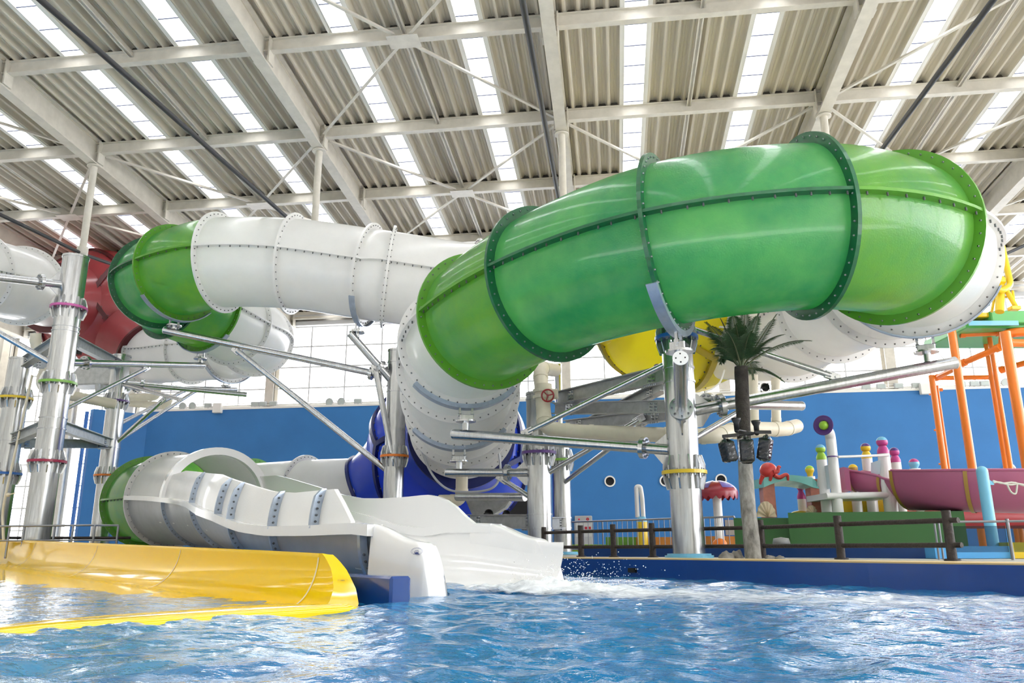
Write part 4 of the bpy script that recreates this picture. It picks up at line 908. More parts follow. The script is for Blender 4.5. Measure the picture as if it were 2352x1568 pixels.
# ================================================================= PALM TREE WITH LAMPS AND SPEAKERS
pb = P(1731, 1283, 10.7); pb.z = DK; pt_ = P(1702, 842, 11.9)
palm = thing('palm_tree', 'artificial palm tree with grey trunk and dark green drooping fronds', 'palm tree', pb)
axis = cr([pb - ZUP * .02, pb.lerp(pt_, .3) + Vector((-.03, 0, 0)), pb.lerp(pt_, .65) + Vector((-.02, 0, 0)), pt_], 14); mb = MB(); n = len(axis); rows = []
for i, p in enumerate(axis):
    f = i / (n - 1); r_ = .112 - .025 * f; rows.append([p + Vector((math.cos(a), math.sin(a), 0)) * r_ * (1 + .07 * noise.noise(Vector((math.cos(a) * 2, math.sin(a) * 2, p.z * 5)))) for a in [2 * PI * k / 22 for k in range(22)]])
k1 = int(n * .62); mb.grid(rows[:k1 + 1], close=True); mb.build('trunk', M_TRUNK, palm)
mb = MB(); mb.grid([[q + (q - axis[k1 + i]) * (.12 * min(1, i / 8)) for q in r_] for i, r_ in enumerate(rows[k1:])], close=True); mb.add(rows[-1], [tuple(range(22))]); o = mb.build('upper_trunk', M_TRUNKD, palm); o['label'] = 'dark fibrous top of the trunk'
def frond(tip, bend, wl, seed):
    a = pt_ + ZUP * -.05; b = Vector(tip); mid = a.lerp(b, .45) + Vector(bend); pts = [((1 - t) ** 2) * a + 2 * t * (1 - t) * mid + t * t * b for t in [k / 30 for k in range(31)]]
    mb = MB(); mb.tube(pts, [.016 * (1 - .75 * k / 30) for k in range(31)], 6); rg = random.Random(seed); m2 = MB()
    for k in range(5, 31):
        for h in (0, .5):
            f = (k + h) / 30
            if f > 1: continue
            i = min(29, int(f * 30)); p = pts[i].lerp(pts[i + 1], f * 30 - i); d = (pts[i + 1] - pts[i]).normalized(); sd = d.cross(ZUP); sd = sd.normalized() if sd.length > .05 else Vector((1, 0, 0)); up_ = sd.cross(d)
            L_ = wl * (math.sin(min(1, (f + .12)) * PI) ** .6 * .9 + .15) * rg.uniform(.85, 1.1)
            for sg in (-1, 1):
                dr = (sd * sg * .8 + d * .75 + up_ * .15 + Vector((0, 0, -.25))).normalized(); w_ = d * .0085; e = p + dr * L_ * .55; g = p + dr * L_ + Vector((0, 0, -.12 * L_)); nrm = dr.cross(d).normalized() * .0016
                m2.add([p - w_ * .6, p + w_ * .6, e + w_, g, e - w_, p + nrm, e + nrm * 2], [(0, 5, 6, 4), (5, 1, 2, 6), (4, 6, 3), (6, 2, 3)])
    f_ = m2.build('frond', M_FROND, palm); mb.build('frond_rib', M_RACH, f_)
V3 = Vector
FR = [((1622, 740), 11.4, (0, 0, .15)), ((1650, 722), 12.2, (0, 0, .1)), ((1682, 712), 11.7, (0, 0, .05)), ((1712, 705), 12.4, (0, 0, .05)), ((1745, 712), 11.8, (0, 0, .05)), ((1783, 722), 12.4, (.05, 0, .1)), ((1862, 782), 11.9, (.05, 0, .28)), ((1812, 888), 11.5, (.1, 0, .22)),
      ((1640, 800), 11.3, (-.05, 0, .3)), ((1632, 770), 12.4, (-.05, 0, .25)), ((1668, 760), 10.9, (0, -.1, .2)), ((1725, 760), 11.1, (0, -.1, .2)), ((1655, 835), 12.3, (-.1, .1, .35)), ((1700, 735), 12.8, (0, .1, .1)), ((1770, 800), 12.7, (.05, .1, .3)), ((1730, 870), 12.6, (.1, .1, .4)), ((1690, 745), 11.1, (-.0, -.1, .2)), ((1800, 768), 12.3, (.0, .0, .25))]
for i, ((x, y), l, b) in enumerate(FR): frond(P(x, y, l), Vector(b), .24, i)
def uplight(x, y, lab):
    p = P(x, y, 11.05); r = thing('uplight', lab, 'spotlight', p, 'uplights on the palm trunk'); mb = MB(); mb.lathe([(.005, -.10), (.034, -.10), (.038, .0), (.06, .045), (.066, .075), (.058, .075), (.04, .04), (0, .03)], p, ZUP, 20); mb.build('lamp_head', M_BLACK, r)
    c = P(1712, y + 18, 11.3); mb = MB(); mb.cyl(p - ZUP * .09, c, .014, n=8); mb.ball(p - ZUP * .10, .035, n=10, m=8); mb.build('bracket', M_BLACK, r)
uplight(1691, 972, 'black cup uplight clamped left of the palm trunk'); uplight(1737, 978, 'black cup uplight clamped right of the palm trunk')
c = P(1714, 998, 10.9); mb = MB(); mb.obox(P(1678, 1000, 10.85), RT * .115 + ZUP * .012, FW * .02, ZUP * .022, ch=.006); mb.obox(P(1752, 992, 10.85), RT * .115, FW * .02, ZUP * .022, ch=.006); mb.ring(P(1713, 996, 11.15), ZUP, .10, .115, .03, 24); mb.cyl(P(1672, 1001, 10.87), P(1758, 992, 10.87), .012, n=8); mb.cyl(P(1713, 997, 10.87), P(1713, 996, 11.1), .02, n=8)
one(mb, 'mounting_bar', M_BLACK, 'black crossbar strapped round the palm trunk above speakers', 'bracket')
def speaker(x, y, w_, h_, rot, tilt, lab):
    p = P(x, y, 10.75); r = thing('speaker', lab, 'speaker', p, 'plastic-wrapped speakers on the palm'); Rm = Matrix.Rotation(rot, 3, 'Z') @ Matrix.Rotation(tilt, 3, 'Y'); X_, Y_, Z_ = Rm @ Vector((1, 0, 0)), Rm @ Vector((0, 1, 0)), Rm @ Vector((0, 0, 1))
    px = w_ * 10.75 / FPX / 2; pz = h_ * 10.75 / FPX / 2
    mb = MB(); mb.obox(p, X_ * px, Y_ * .08, Z_ * pz, ch=.012); bo = mb.build('cabinet', M_BLACK, r); mb = MB(); mb.obox(p - Y_ * .083, X_ * px * .88, Y_ * .004, Z_ * pz * .9); mb.build('grille', mat('speaker_grille', (.03, .032, .036), .6), bo)
    mb = MB(); rg = random.Random(int(x)); rows = []
    for i in range(15):
        f = i / 14; z = (-1.15 + 2.45 * f) * pz; k = 1.03 if f < .8 else 1.03 - (f - .8) * 3.4; k = k if f > .1 else .6 + 4.5 * f
        rows.append([p + X_ * px * k * math.copysign(abs(math.cos(a)) ** .6, math.cos(a)) * rg.uniform(1, 1.06) + Y_ * .10 * k * math.copysign(abs(math.sin(a)) ** .6, math.sin(a)) * rg.uniform(1, 1.15) + Z_ * (z + rg.uniform(-.006, .006)) for a in [2 * PI * q / 20 for q in range(20)]])
    mb.grid(rows, smooth=False, close=True); o = mb.build('plastic_wrap', M_WRAP, r); o['label'] = 'crumpled clear plastic wrap'
    mb = MB(); mb.cyl(p + Z_ * pz, p + Z_ * (pz + .06), .02, n=10); mb.build('hanger', M_BLACK, r)
speaker(1672, 1036, 27, 44, .5, -.22, 'plastic-wrapped black speaker tilted on the left of the palm'); speaker(1714, 1035, 32, 50, 0, 0, 'plastic-wrapped black speaker facing forward on the palm trunk'); speaker(1757, 1031, 27, 48, -.5, .22, 'plastic-wrapped black speaker tilted on the right of the palm')
def spot(x, y, l, lab, s=.12):
    p = P(x, y, l); r = thing('stage_spotlight', lab, 'spotlight', p, 'black spotlights under the slide'); mb = MB(); ax = (EYE - p + Vector((2, 0, -2))).normalized(); mb.lathe([(.01, -.16), (s * .75, -.15), (s * .9, 0), (s, .1), (s * .85, .1), (s * .7, .05), (0, .04)], p, ax, 18); mb.build('lamp_head', M_BLACK, r)
    mb = MB(); mb.tube([p + Vector((-s, 0, 0)), p + Vector((-s, 0, -s * 1.3)), p + Vector((s, 0, -s * 1.3)), p + Vector((s, 0, 0))], .012, 6); mb.build('yoke', M_BLACK, r)
spot(1512, 846, 13.8, 'black spotlight on steel beam left of the blue ring', .09); spot(1757, 888, 16.5, 'black spotlight right of the palm crown', .085); spot(1122, 1178, 18, 'black spotlight on low beam under the blue bowl', .1); spot(1163, 1178, 18, 'small black spotlight near the purple-ringed column', .08); spot(180, 805, 22, 'small black spotlight under the red bowl', .1)

# ================================================================= FLOODLIGHTS ALONG THE BLUE WALL
FLD = [(362, 940, 0, 'leftmost, near the blue wall corner'), (420, 934, 1, 'round, above the left part of blue wall'), (442, 936, 1, 'round, second from the wall corner'), (478, 936, 0, 'square, left of the white box'), (585, 936, 0, 'square, below the second white turn'), (604, 929, 2, 'raised on a bracket right of the white box'), (628, 935, 0, 'small, left of the window column'),
       (757, 927, 1, 'round, left of a pair below the window'), (784, 930, 1, 'round, right of a pair below the window'), (822, 932, 0, 'flat, left of the orange-ringed column'), (1990, 897, 0, 'square, left end of the right hand row'), (2024, 894, 0, 'square, second in the right hand row'), (2064, 888, 2, 'raised on a bracket beside the white box'), (2104, 885, 2, 'raised, behind the steel arm end'),
       (2208, 889, 0, 'square, just right of the orange ladder'), (2238, 887, 0, 'square, between two orange posts'), (2262, 888, 0, 'square, right of another between orange posts'), (2310, 884, 1, 'round, near the right edge')]
def flood(x, y, kind, lab):
    p = onY(x, y, YW + .06); p.z = max(p.z, ZW + .27); r = thing('floodlight', 'grey floodlight on the blue wall top, ' + lab, 'floodlight', p, 'floodlights along the blue wall'); mb = MB()
    if kind == 1: mb.lathe([(.01, .15), (.15, .11), (.19, 0), (.2, -.05), (.17, -.05)], p, (0, 1, .1), 20)
    else: mb.obox(p, (.21, 0, 0), (0, .07, .02), (0, -.02, .12), ch=.025)
    mb.build('housing', M_MULL, r); mb = MB()
    if kind == 1: mb.lathe([(0, -.042), (.165, -.042)], p, (0, 1, .1), 20)
    else: mb.obox(p + Vector((0, -.075, -.015)), (.175, 0, 0), (0, .01, .003), (0, -.015, .09))
    mb.build('lens', mat('lamp_lens', (.45, .50, .48), .15), r); mb = MB(); mb.box((p.x - .03, p.y - .03, ZW + .05), (p.x + .03, p.y + .03, p.z)); mb.tube([p + Vector((-.2, 0, 0)), p + Vector((-.2, .06, -.18)), p + Vector((.2, .06, -.18)), p + Vector((.2, 0, 0))], .022, 6); mb.build('yoke', M_MULL, r)
for a in FLD: flood(*a)
for x, lab in ((500, 'white junction box on the blue wall top, left of the upper white tube turn'), (2125, 'white junction box on the blue wall top near the orange frame')):
    p = onY(x, 937 if x < 1000 else 893, YW - .1); mb = MB(); mb.obox(p, (.24, 0, 0), (0, .12, 0), (0, 0, .26), ch=.03); one(mb, 'junction_box', M_FRAME, lab, 'box')

# ================================================================= BLUE WALL DETAILS
for x, y, lab in ((1401, 1105, 'round porthole in the blue wall left of the white spray post'), (1528, 1104, 'round porthole half hidden by yellow-ringed column'), (1656, 1101, 'round porthole above the mushroom shade'), (2318, 1077, 'round porthole low on the wall at far right')):
    p = onY(x, y, YW); r = thing('porthole', lab, 'porthole', p, 'portholes in the blue wall'); mb = MB(); mb.ring(p + Vector((0, -.03, 0)), (0, 1, 0), .20, .265, .08, 40); mb.build('rim', M_FRAME, r); mb = MB(); mb.cyl(p + Vector((0, -.005, 0)), p + Vector((0, -.015, 0)), .21, n=36); mb.build('opening', M_DARK, r)
p = onY(1341, 1235, 37.9); zt = vz(p.x, 37.9, 1184); r = thing('hydrant_cabinet', 'grey wall cabinet with two red lamps behind the picket railing', 'cabinet', (p.x, 38.2, DK)); mb = MB(); mb.box((p.x - .40, 37.9, DK), (p.x + .40, 38.45, zt), ch=.02); mb.build('body', M_GREYB, r)
mb = MB(); mb.box((p.x - .36, 37.88, zt - .95), (p.x + .36, 37.9, zt - .36)); mb.build('door', mat('cabinet_door', (.42, .43, .42), .4), r)
mb = MB(); mb.ball((p.x - .2, 37.9, zt - .16), .045, n=12, m=8); o = mb.build('alarm_lamp', mat('lamp_red', (.6, .01, .04), .3), r); o['label'] = 'small red lamp'
mb = MB(); mb.ring((p.x + .2, 37.89, zt - .16), (0, 1, 0), .02, .07, .03, 24); o = mb.build('alarm_bell', M_REDP, r); o['label'] = 'round dark red bell'
mb = MB(); [mb.box((p.x - .12 + k * .17, 37.87, zt - .62), (p.x + .0 + k * .17, 37.88, zt - .50)) for k in range(3)]; mb.build('red_lettering', M_REDP, r)
mb = MB(); p = P(1175, 1163, 36); mb.box((p.x - 1.0, 38.46, p.z - .6), (p.x + 1.0, 38.5, p.z + .6)); one(mb, 'wall_opening', M_DARK, 'dark opening in the blue wall under the blue bowl', 'opening', origin=(p.x, 38.48, p.z - .6))

b = onz(1676, 1262, DK - .0); p = P(1676, 1212, 20.2); r = thing('notice_board', 'grey notice panel with blue frame behind the picket railing right of mushroom stem', 'sign board', p); mb = MB(); mb.box((p.x - .15, p.y, DK), (p.x + .15, p.y + .05, p.z + .24)); mb.build('blue_frame', M_BLUP, r); mb = MB(); mb.box((p.x - .11, p.y - .012, p.z - .18), (p.x + .11, p.y, p.z + .2)); mb.build('panel', M_GREYB, r)
# ================================================================= CHILDREN'S PLAY AREA
def base(x, y, l): p = P(x, y, l); return Vector((p.x, p.y, DK))
def blk(name, lab, cat, x0, x1, yt, l0, l1, dep, m_, zb_=DK, yt1=None, ch=.01):
    a, b = base(x0, 1262, l0), base(x1, 1262, l1); za, zb2 = vz(a.x, a.y, yt), vz(b.x, b.y, yt1 or yt); d = (b - a); n = Vector((-d.y, d.x, 0)).normalized() * dep
    mb = MB(); lo = [Vector((q.x, q.y, zb_)) for q in (a, b, b + n, a + n)]; hi = [Vector((a.x, a.y, za)), Vector((b.x, b.y, zb2)), Vector((b.x + n.x, b.y + n.y, zb2)), Vector((a.x + n.x, a.y + n.y, za))]
    mb.add(lo + hi, [(0, 1, 2, 3), (4, 5, 6, 7), (0, 1, 5, 4), (1, 2, 6, 5), (2, 3, 7, 6), (3, 0, 4, 7)]); return one(mb, name, m_, lab, cat)
blk('green_block', 'shorter green play block on the left, behind the palm trunk', 'play block', 1690, 1822, 1189, 13.6, 13.2, .8, M_FGRN); blk('green_block', 'long green play block carrying the white play tower', 'play block', 1817, 2226, 1177, 12.95, 11.9, 1.7, M_FGRN, yt1=1173)
blk('orange_planter', 'low orange planter left of the yellow-ringed column', 'planter', 1462, 1550, 1233, 20, 19.6, 1, mat('orange_planter', (.62, .25, .05), .6)); blk('orange_planter', 'low orange planter under the mushroom shade', 'planter', 1618, 1695, 1231, 19, 18.6, 1, MATS['orange_planter'])
blk('green_planter', 'low bright green planter left of the spray post', 'planter', 1392, 1462, 1233, 21, 20.6, 1, mat('grass_paint', (.16, .40, .05), .6)); blk('green_planter', 'low yellow-green strip at the fence left end', 'planter', 1310, 1384, 1250, 21.5, 21, .6, M_LIMP)
# mushroom shade
b = base(1655, 1262, 18.6); z0, z1 = vz(b.x, b.y, 1143), vz(b.x, b.y, 1104); r = thing('mushroom_shade', 'maroon and violet mushroom shade with scalloped rim on white stem', 'play feature', b); mb = MB(); mb.cyl(b, Vector((b.x, b.y, z0 + .1)), .105, n=20); mb.build('stem', M_WPOST, r)
mb = MB(); R_ = .50; rows = []
for i in range(9):
    a = PI / 2 * i / 8; rows.append([Vector((b.x + R_ * math.sin(a) * math.cos(f), b.y + R_ * math.sin(a) * math.sin(f), z0 + .1 + (z1 - z0 - .1) * math.cos(a))) for f in [2 * PI * k / 80 for k in range(80)]])
rows.append([Vector((b.x + R_ * .97 * math.cos(f), b.y + R_ * .97 * math.sin(f), z0 + .05 - .10 * abs(math.sin(f * 9)))) for f in [2 * PI * k / 80 for k in range(80)]])
mb.grid(rows, close=True); cp = mb.build('cap', M_MUSHR, r)
mb = MB()
for a0, w_ in ((-1.0, .9), (-2.4, .7)):
    rr = [[Vector((b.x + R_ * 1.012 * math.sin(a) * math.cos(a0 + f * g), b.y + R_ * 1.012 * math.sin(a) * math.sin(a0 + f * g), z0 + .1 + (z1 - z0 - .1) * 1.03 * math.cos(a))) for f in [w_ * (k / 10 - .5) for k in range(11)]] for a, g in [(PI / 2 * t, 1 - .6 * abs(t - .5)) for t in [.15, .3, .45, .6, .75]]]; mb.grid(rr)
mb.build('cap_patch', M_MUSHP, cp); mb = MB(); mb.ball(b + Vector((-.02, -.1, .22)), .17, .08, .13, n=16, m=10); mb.build('orange_spot', M_ORNG, r)
# white spray post
b = base(1477, 1262, 19.8); r = thing('spray_post', 'white looped spray post on a yellow and blue base', 'play feature', b); za, zb_, zt = vz(b.x, b.y, 1233), vz(b.x, b.y, 1198), vz(b.x, b.y, 1117); zc = vz(b.x, b.y, 1186)
mb = MB(); mb.cyl(b, Vector((b.x, b.y, zb_)), .135, n=20); mb.build('base', M_YELP, r); mb = MB(); mb.lathe([(.135, zb_ - b.z), (.13, zb_ + .06 - b.z), (.09, zc - b.z), (0, zc - b.z)], b, ZUP, 20); mb.build('blue_cap', M_SKY, r)
mb = MB(); mb.tube(elbow([Vector((b.x - .10, b.y, zc - .02)), Vector((b.x - .10, b.y, zt)), Vector((b.x - .0, b.y, zt)), Vector((b.x + .035, b.y, zt - .25)), Vector((b.x + .045, b.y, zc - .02))], .12), [.035] * 3 + [.05] * 50 if False else .058, 12); mb.build('loop_pipe', M_WPOST, r)
# hut with octopus
LH = 14.2
def hp(x, y, l=LH): return P(x, y, l)
r = thing('play_hut', 'small open play hut with aqua curved roof and pink wooden posts', 'play hut', base(1815, 1180, LH)); rr0 = []
for k in range(9):
    f = k / 8; x = 1748 + 112 * f; y = 1098 - 8 * math.sin(PI * f) * .8; p = hp(x, y); rr0.append([p + FH * -.12, p + FH * .45, p + FH * .45 - ZUP * .16, p + FH * -.12 - ZUP * (.17 - .07 * math.sin(PI * f))])
mb = MB(); mb.grid(rr0, smooth=False, close=True); mb.add(rr0[0], [(0, 1, 2, 3)]); a = rr0[-1]; e = [hp(1886, 1118) + FH * k for k in (-.05, .5)]; mb.add([a[0], a[1], e[1], e[0], a[3], a[2], e[1] - ZUP * .05, e[0] - ZUP * .05], [(0, 1, 2, 3), (0, 3, 7, 4), (4, 5, 6, 7)]); mb.build('roof', M_AQUA, r)
for x0, x1, yt in ((1750, 1776, 1102), (1858, 1886, 1100)):
    p, q = hp(x0, yt), hp(x1, yt); c = (p + q) / 2; zb2 = .90; mb = MB(); mb.obox((c.x, c.y + .15, (c.z + zb2) / 2), ((q - p).length / 2, 0, 0), (0, .2, 0), (0, 0, (c.z - zb2) / 2)); mb.build('post', M_WOOD, r)
p = hp(1877, 1137) - FH * .28; mb = MB(); mb.ring(p, FH, .035, .06, .03, 20); o = mb.build('round_window', M_AQUA, r)
def shell(x, y, s, lab, l=LH - .4):
    p = P(x, y, l); mb = MB(); rows = []
    for i in range(7):
        f = i / 6; rows.append([p + RT * (math.cos(a) * s * .6 * f) + ZUP * (math.sin(a) * s * f) - FH * (.06 * (1 - f) + .02 * math.cos(a * 14)) for a in [PI * k / 28 for k in range(29)]])
    mb.grid(rows); mb.grid([[q + FH * .05 for q in r2] for r2 in rows]); return one(mb, 'sea_shell', M_CREAMS, lab, 'shell ornament')
shell(1762, 1187, .27, 'cream fan shell at the foot of the left hut post'); shell(1866, 1180, .15, 'cream fan shell at the foot of the right hut post')
o_ = hp(1765, 1081); r = thing('toy_octopus', 'red toy octopus lying on the hut roof', 'octopus figure', o_); mb = MB(); mb.ball(o_, .155, .155, .15, rot=Matrix.Rotation(.3, 3, 'Y')); mb.build('head', M_CORAL, r)
for pts in ([(1775, 1085), (1771, 1090), (1770, 1099), (1768, 1104)], [(1778, 1090), (1790, 1096), (1803, 1090), (1809, 1091), (1810, 1103)], [(1776, 1084), (1786, 1082), (1788, 1072), (1793, 1073)], [(1752, 1092), (1748, 1102), (1746, 1112)]):
    q = cr([hp(x, y, LH - .14) for x, y in pts], 6); mb = MB(); mb.tube(q, [.045 - .025 * i / (len(q) - 1) for i in range(len(q))], 10); mb.build('tentacle', M_CORAL, r)
def skittle(lab, x, ytop, ybase, l, c1, c2, rpx, post=True, neck=True, postbot=1177):
    b = P(x, ybase, l); t = P(x, ytop, l); s = l / FPX; R2 = rpx * s; r = thing('knobbed_post', lab, 'play post', Vector((b.x, b.y, .9)), 'knob-topped posts of the play area'); h = t.z - b.z
    if post:
        q = P(x, postbot, l); mb = MB(); mb.cyl((b.x, b.y, max(.80, q.z)), b, R2 * 1.05, n=20); mb.build('post', M_WPOST, r)
    c = Vector((b.x, b.y, t.z - R2)); m_ = MB(); prof = [(R2 * 1.05, 0), (R2 * 1.03, h * .18), (R2 * .8, h * .35), (R2 * .55, h * .5), (R2 * .7, h * .58)] if neck else [(R2 * .5, -R2 * .3)]
    prof += [(R2 * math.sin(a), h - R2 - R2 * math.cos(a)) for a in [PI * k / 12 for k in range(3, 8)]]; m_.lathe(prof, Vector((b.x, b.y, b.z)), ZUP, 24); m_.build('neck', c1, r)
    m_ = MB(); m_.lathe([(R2 * math.sin(a), h - R2 - R2 * math.cos(a)) for a in [PI * k / 12 for k in range(7, 13)]], Vector((b.x, b.y, b.z)), ZUP, 24); m_.build('knob_top', c2, r)
LT = 13.5
skittle('white post with green neck and blue knob beside the horn pipe', 1887, 1019, 1056, LT + .3, M_LIMP, M_SKY, 11)
skittle('white post with yellow neck and purple knob behind white rail', 1991, 1016, 1053, LT + 1.0, M_YELP, M_PURP, 11); skittle('tallest white post with pink neck and blue knob', 2029, 1001, 1042, LT, M_MAG, M_SKY, 12.5); skittle('white post with magenta neck and purple knob above the pink slide', 2057, 1026, 1062, LT + .8, M_MAG, M_PURP, 11)
skittle('pink and blue ball knob showing above the pink slide rim', 2101, 1052, 1076, LT + 1, M_SKY, M_MAG, 11.5, True, False); skittle('yellow and brown ball knob behind the slide start', 1960, 1065, 1082, LT + 1, M_BAND, M_YELP, 10.5, True, False); skittle('green and yellow ball knob above the aqua hut roof', 1861, 1068, 1094, LH + .6, M_YELP, M_LIMP, 10, True, False); skittle('magenta-necked short white post inside the hut', 1841, 1108, 1146, LH + .5, M_MAG, M_MAG, 9)
# steamer pipe with horn
b = P(1926, 1177, 13.2); r = thing('horn_pipe', 'white bent pipe ending in a purple and green horn', 'play feature', b); tz = P(1909, 990, 13.2); s = 13.2 / FPX; mb = MB(); mb.tube(elbow([Vector((b.x, b.y, .85)), Vector((b.x, b.y, tz.z)), P(1893, 977, 12.95)], .14), .085, 20); mb.build('pipe', M_WPOST, r)
mb = MB(); mb.ring(Vector((b.x, b.y, P(1917, 1045, 13.2).z)), ZUP, .084, .092, .02, 24); mb.build('purple_band', M_PURP, r)
hc = P(1893, 977, 12.9); ax = (Vector((-.55, -.8, .02))).normalized(); mb = MB(); mb.lathe([(.07, -.1), (.09, -.03), (.15, .02), (.165, .04), (.15, .045), (.08, .02)], hc, ax, 32); o = mb.build('horn', M_PURP, r); mb = MB(); mb.ball(hc + ax * .02, .075, n=18, m=10); mb.build('horn_bulb', M_LIMP, o)
# play tower
r = thing('play_tower', 'white play tower deck with yellow lower panels and white rail', 'play tower', P(1980, 1177, 13.6)); mb = MB(); a, b2 = P(1897, 1139, 13.2), P(2062, 1136, 13.3); mb.cyl(a, b2, .055, n=14); mb.obox((a + b2) / 2 + FH * .45, (b2 - a) / 2, FH * .45, ZUP * .05); mb.build('deck', M_WPOST, r)
mb = MB(); mb.cyl(P(1925, 1049, 13.2), P(2041, 1045, 13.4), .022, n=10); mb.build('rail', M_WPOST, r)
for x, l in ((1903, 13.9), (2003, 14.4), (2047, 13.3)): p = P(x, 1140, l); mb = MB(); mb.cyl((p.x, p.y, .82), p, .085, n=18); mb.build('leg', M_WPOST, r)
mb = MB(); a, b2 = P(1910, 1148, 14.4), P(2035, 1146, 14.4); mb.add([Vector((a.x, a.y, .85)), Vector((b2.x, b2.y, .85)), b2, a], [(0, 1, 2, 3)]); mb.add([Vector((a.x, a.y + .03, .85)), Vector((b2.x, b2.y + .03, .85)), b2 + Vector((0, .03, 0)), a + Vector((0, .03, 0))], [(0, 1, 2, 3)]); mb.build('yellow_panel', M_YELP, r)
for x0, x1, yt, yb in ((1893, 1914, 1064, 1125), (2002, 2022, 1056, 1092)):
    mb = MB(); a, b2, c, d = P(x0, yt + 6, 13.7), P(x1, yt, 13.4), P(x1, yb - 4, 13.4), P(x0, yb, 13.7); mb.prism([a, b2, c, d], FH * .03); mb.build('side_panel', mat('pale_panel', (.62, .74, .82), .4), r)
mb = MB(); mb.prism([P(1886, 1062, 14), P(1880, 1100, 14), P(1874, 1135, 14.2), P(1879, 1135, 14.2)], FH * .05); mb.build('grab_rail', M_WPOST, r)
mb = MB(); mb.cyl(P(2062, 1163, 14.2), P(2108, 1160, 14.6), .17, n=24); one(mb, 'red_tunnel', M_CORAL, 'orange-red tunnel end under the pink slide', 'play tunnel')
mb = MB(); mb.ball(P(1838, 1185, 14.3), .2, .16, .10); one(mb, 'yellow_dome', M_YELP, 'ochre yellow dome inside the play hut', 'play feature')
# pink slide
r = thing('pink_slide', 'pink open children slide with ochre joint bands at right', 'play slide', P(2150, 1175, 13))
def trough(pts, rad, name, bands):
    cs = cr(pts, 8); mb = MB(); rows = []
    def sec(i, off):
        t = (cs[min(i + 1, len(cs) - 1)] - cs[max(i - 1, 0)]).normalized(); S = t.cross(ZUP).normalized(); U = S.cross(t); rd = rad + off
        return [cs[i] + S * math.cos(a) * rd * .95 - U * math.sin(a) * rd for a in [PI * k / 20 for k in range(21)]]
    O = [sec(i, 0) for i in range(len(cs))]; I = [sec(i, -.03) for i in range(len(cs))]; mb.grid(O); mb.grid(I); 
    for k in (0, 20): mb.grid([[o_[k] + ZUP * .0 for o_ in O], [i_[k] for i_ in I]], smooth=False)
    o = mb.build(name, M_PSL, r); mb = MB()
    for k in (0, 20): mb.tube([q[k] for q in O], .022, 8)
    mb.build('rolled_rim', M_PSL, o)
    for f in bands:
        i = int(f * (len(cs) - 1)); a, b2 = sec(i, .015), sec(i, .015); t = (cs[min(i + 1, len(cs) - 1)] - cs[max(i - 1, 0)]).normalized() * .028; mb = MB(); mb.grid([[q - t for q in a], [q + t for q in a]]); o2 = mb.build('joint_band', M_BAND, o)
    return o
trough([P(1955, 1080, 14.2), P(2000, 1086, 13.9), P(2060, 1098, 13.5), P(2110, 1106, 13.0)], .36, 'upper_trough', (.2, .6)); trough([P(2090, 1084, 13.0), P(2200, 1085, 12.4), P(2330, 1086, 12.0), P(2480, 1088, 11.8)], .60, 'lower_trough', (.04, .42))
mb = MB(); mb.prism([P(1938, 1072, 13.75), P(1950, 1075, 13.7), P(1956, 1128, 13.7), P(1944, 1124, 13.75)], FH * .5); mb.build('entry_board', M_PSL, r)
mb = MB(); mb.prism([P(2016, 1072, 14.5), P(2050, 1078, 14.2), P(2050, 1098, 14.2), P(2016, 1092, 14.5)], FH * .04); mb.build('entry_cheek', M_PSL, r)
mb = MB(); mb.obox(P(2116, 1158, 12.9), RT * .13, FH * .1, ZUP * .05, ch=.02); mb.obox(P(2116, 1168, 12.9), RT * .16, FH * .12, ZUP * .025, ch=.01); mb.build('support_bracket', M_CREAMS, r)
mb = MB(); rows = [[P(x, 1148, 13.9), P(x, 1175, 13.7), P(x, 1200, 13.6), P(x, 1212, 13.7)] for x in range(2150, 2440, 20)]; mb.grid(rows); mb.grid([[q + FH * .5 for q in r2] for r2 in rows]); one(mb, 'red_slide', M_REDP, 'dark red slide trough under the pink slide at right edge', 'play slide')
# light blue rope post and rope
b = base(2287, 1287, 10.6); zt = vz(b.x, b.y, 1070); r = thing('rope_post', 'light blue round-topped post holding a rope at right', 'post', b); mb = MB(); rr_ = .075; mb.cyl(b, Vector((b.x, b.y, zt - rr_)), rr_, n=24, caps=False); mb.lathe([(rr_ * math.cos(a), rr_ * math.sin(a)) for a in [PI / 2 * k / 8 for k in range(9)]], Vector((b.x, b.y, zt - rr_)), ZUP, 24); mb.build('pole', M_SKY, r)
e = Vector((b.x, b.y, vz(b.x, b.y, 1108))); mb = MB(); mb.prism([e + RT * .07 + ZUP * .05, e + RT * .14 + ZUP * .0, e + RT * .14 - ZUP * .03, e + RT * .07 - ZUP * .03], FH * .015); mb.build('eye_plate', M_SKY, r)
mb = MB(); q0 = e + RT * .13
for dz, ph in ((0, 0), (.012, 2)): mb.tube([q0 + RT * (.05 * k) + ZUP * (-.004 * k + .012 * math.sin(k * 1.1 + ph) + dz) for k in range(16)], .013, 7)
mb.tube(cr([q0 + RT * .18, q0 + RT * .22 - ZUP * .12, q0 + RT * .28 - ZUP * .15, q0 + RT * .31 - ZUP * .08, q0 + RT * .33], 6), .012, 7); mb.tube(cr([q0 + RT * .30, q0 + RT * .45 - ZUP * .05, q0 + RT * .7 - ZUP * .08], 6), .012, 7); one(mb, 'rope', M_ROPE, 'knotted pale rope tied to the light blue post', 'rope')
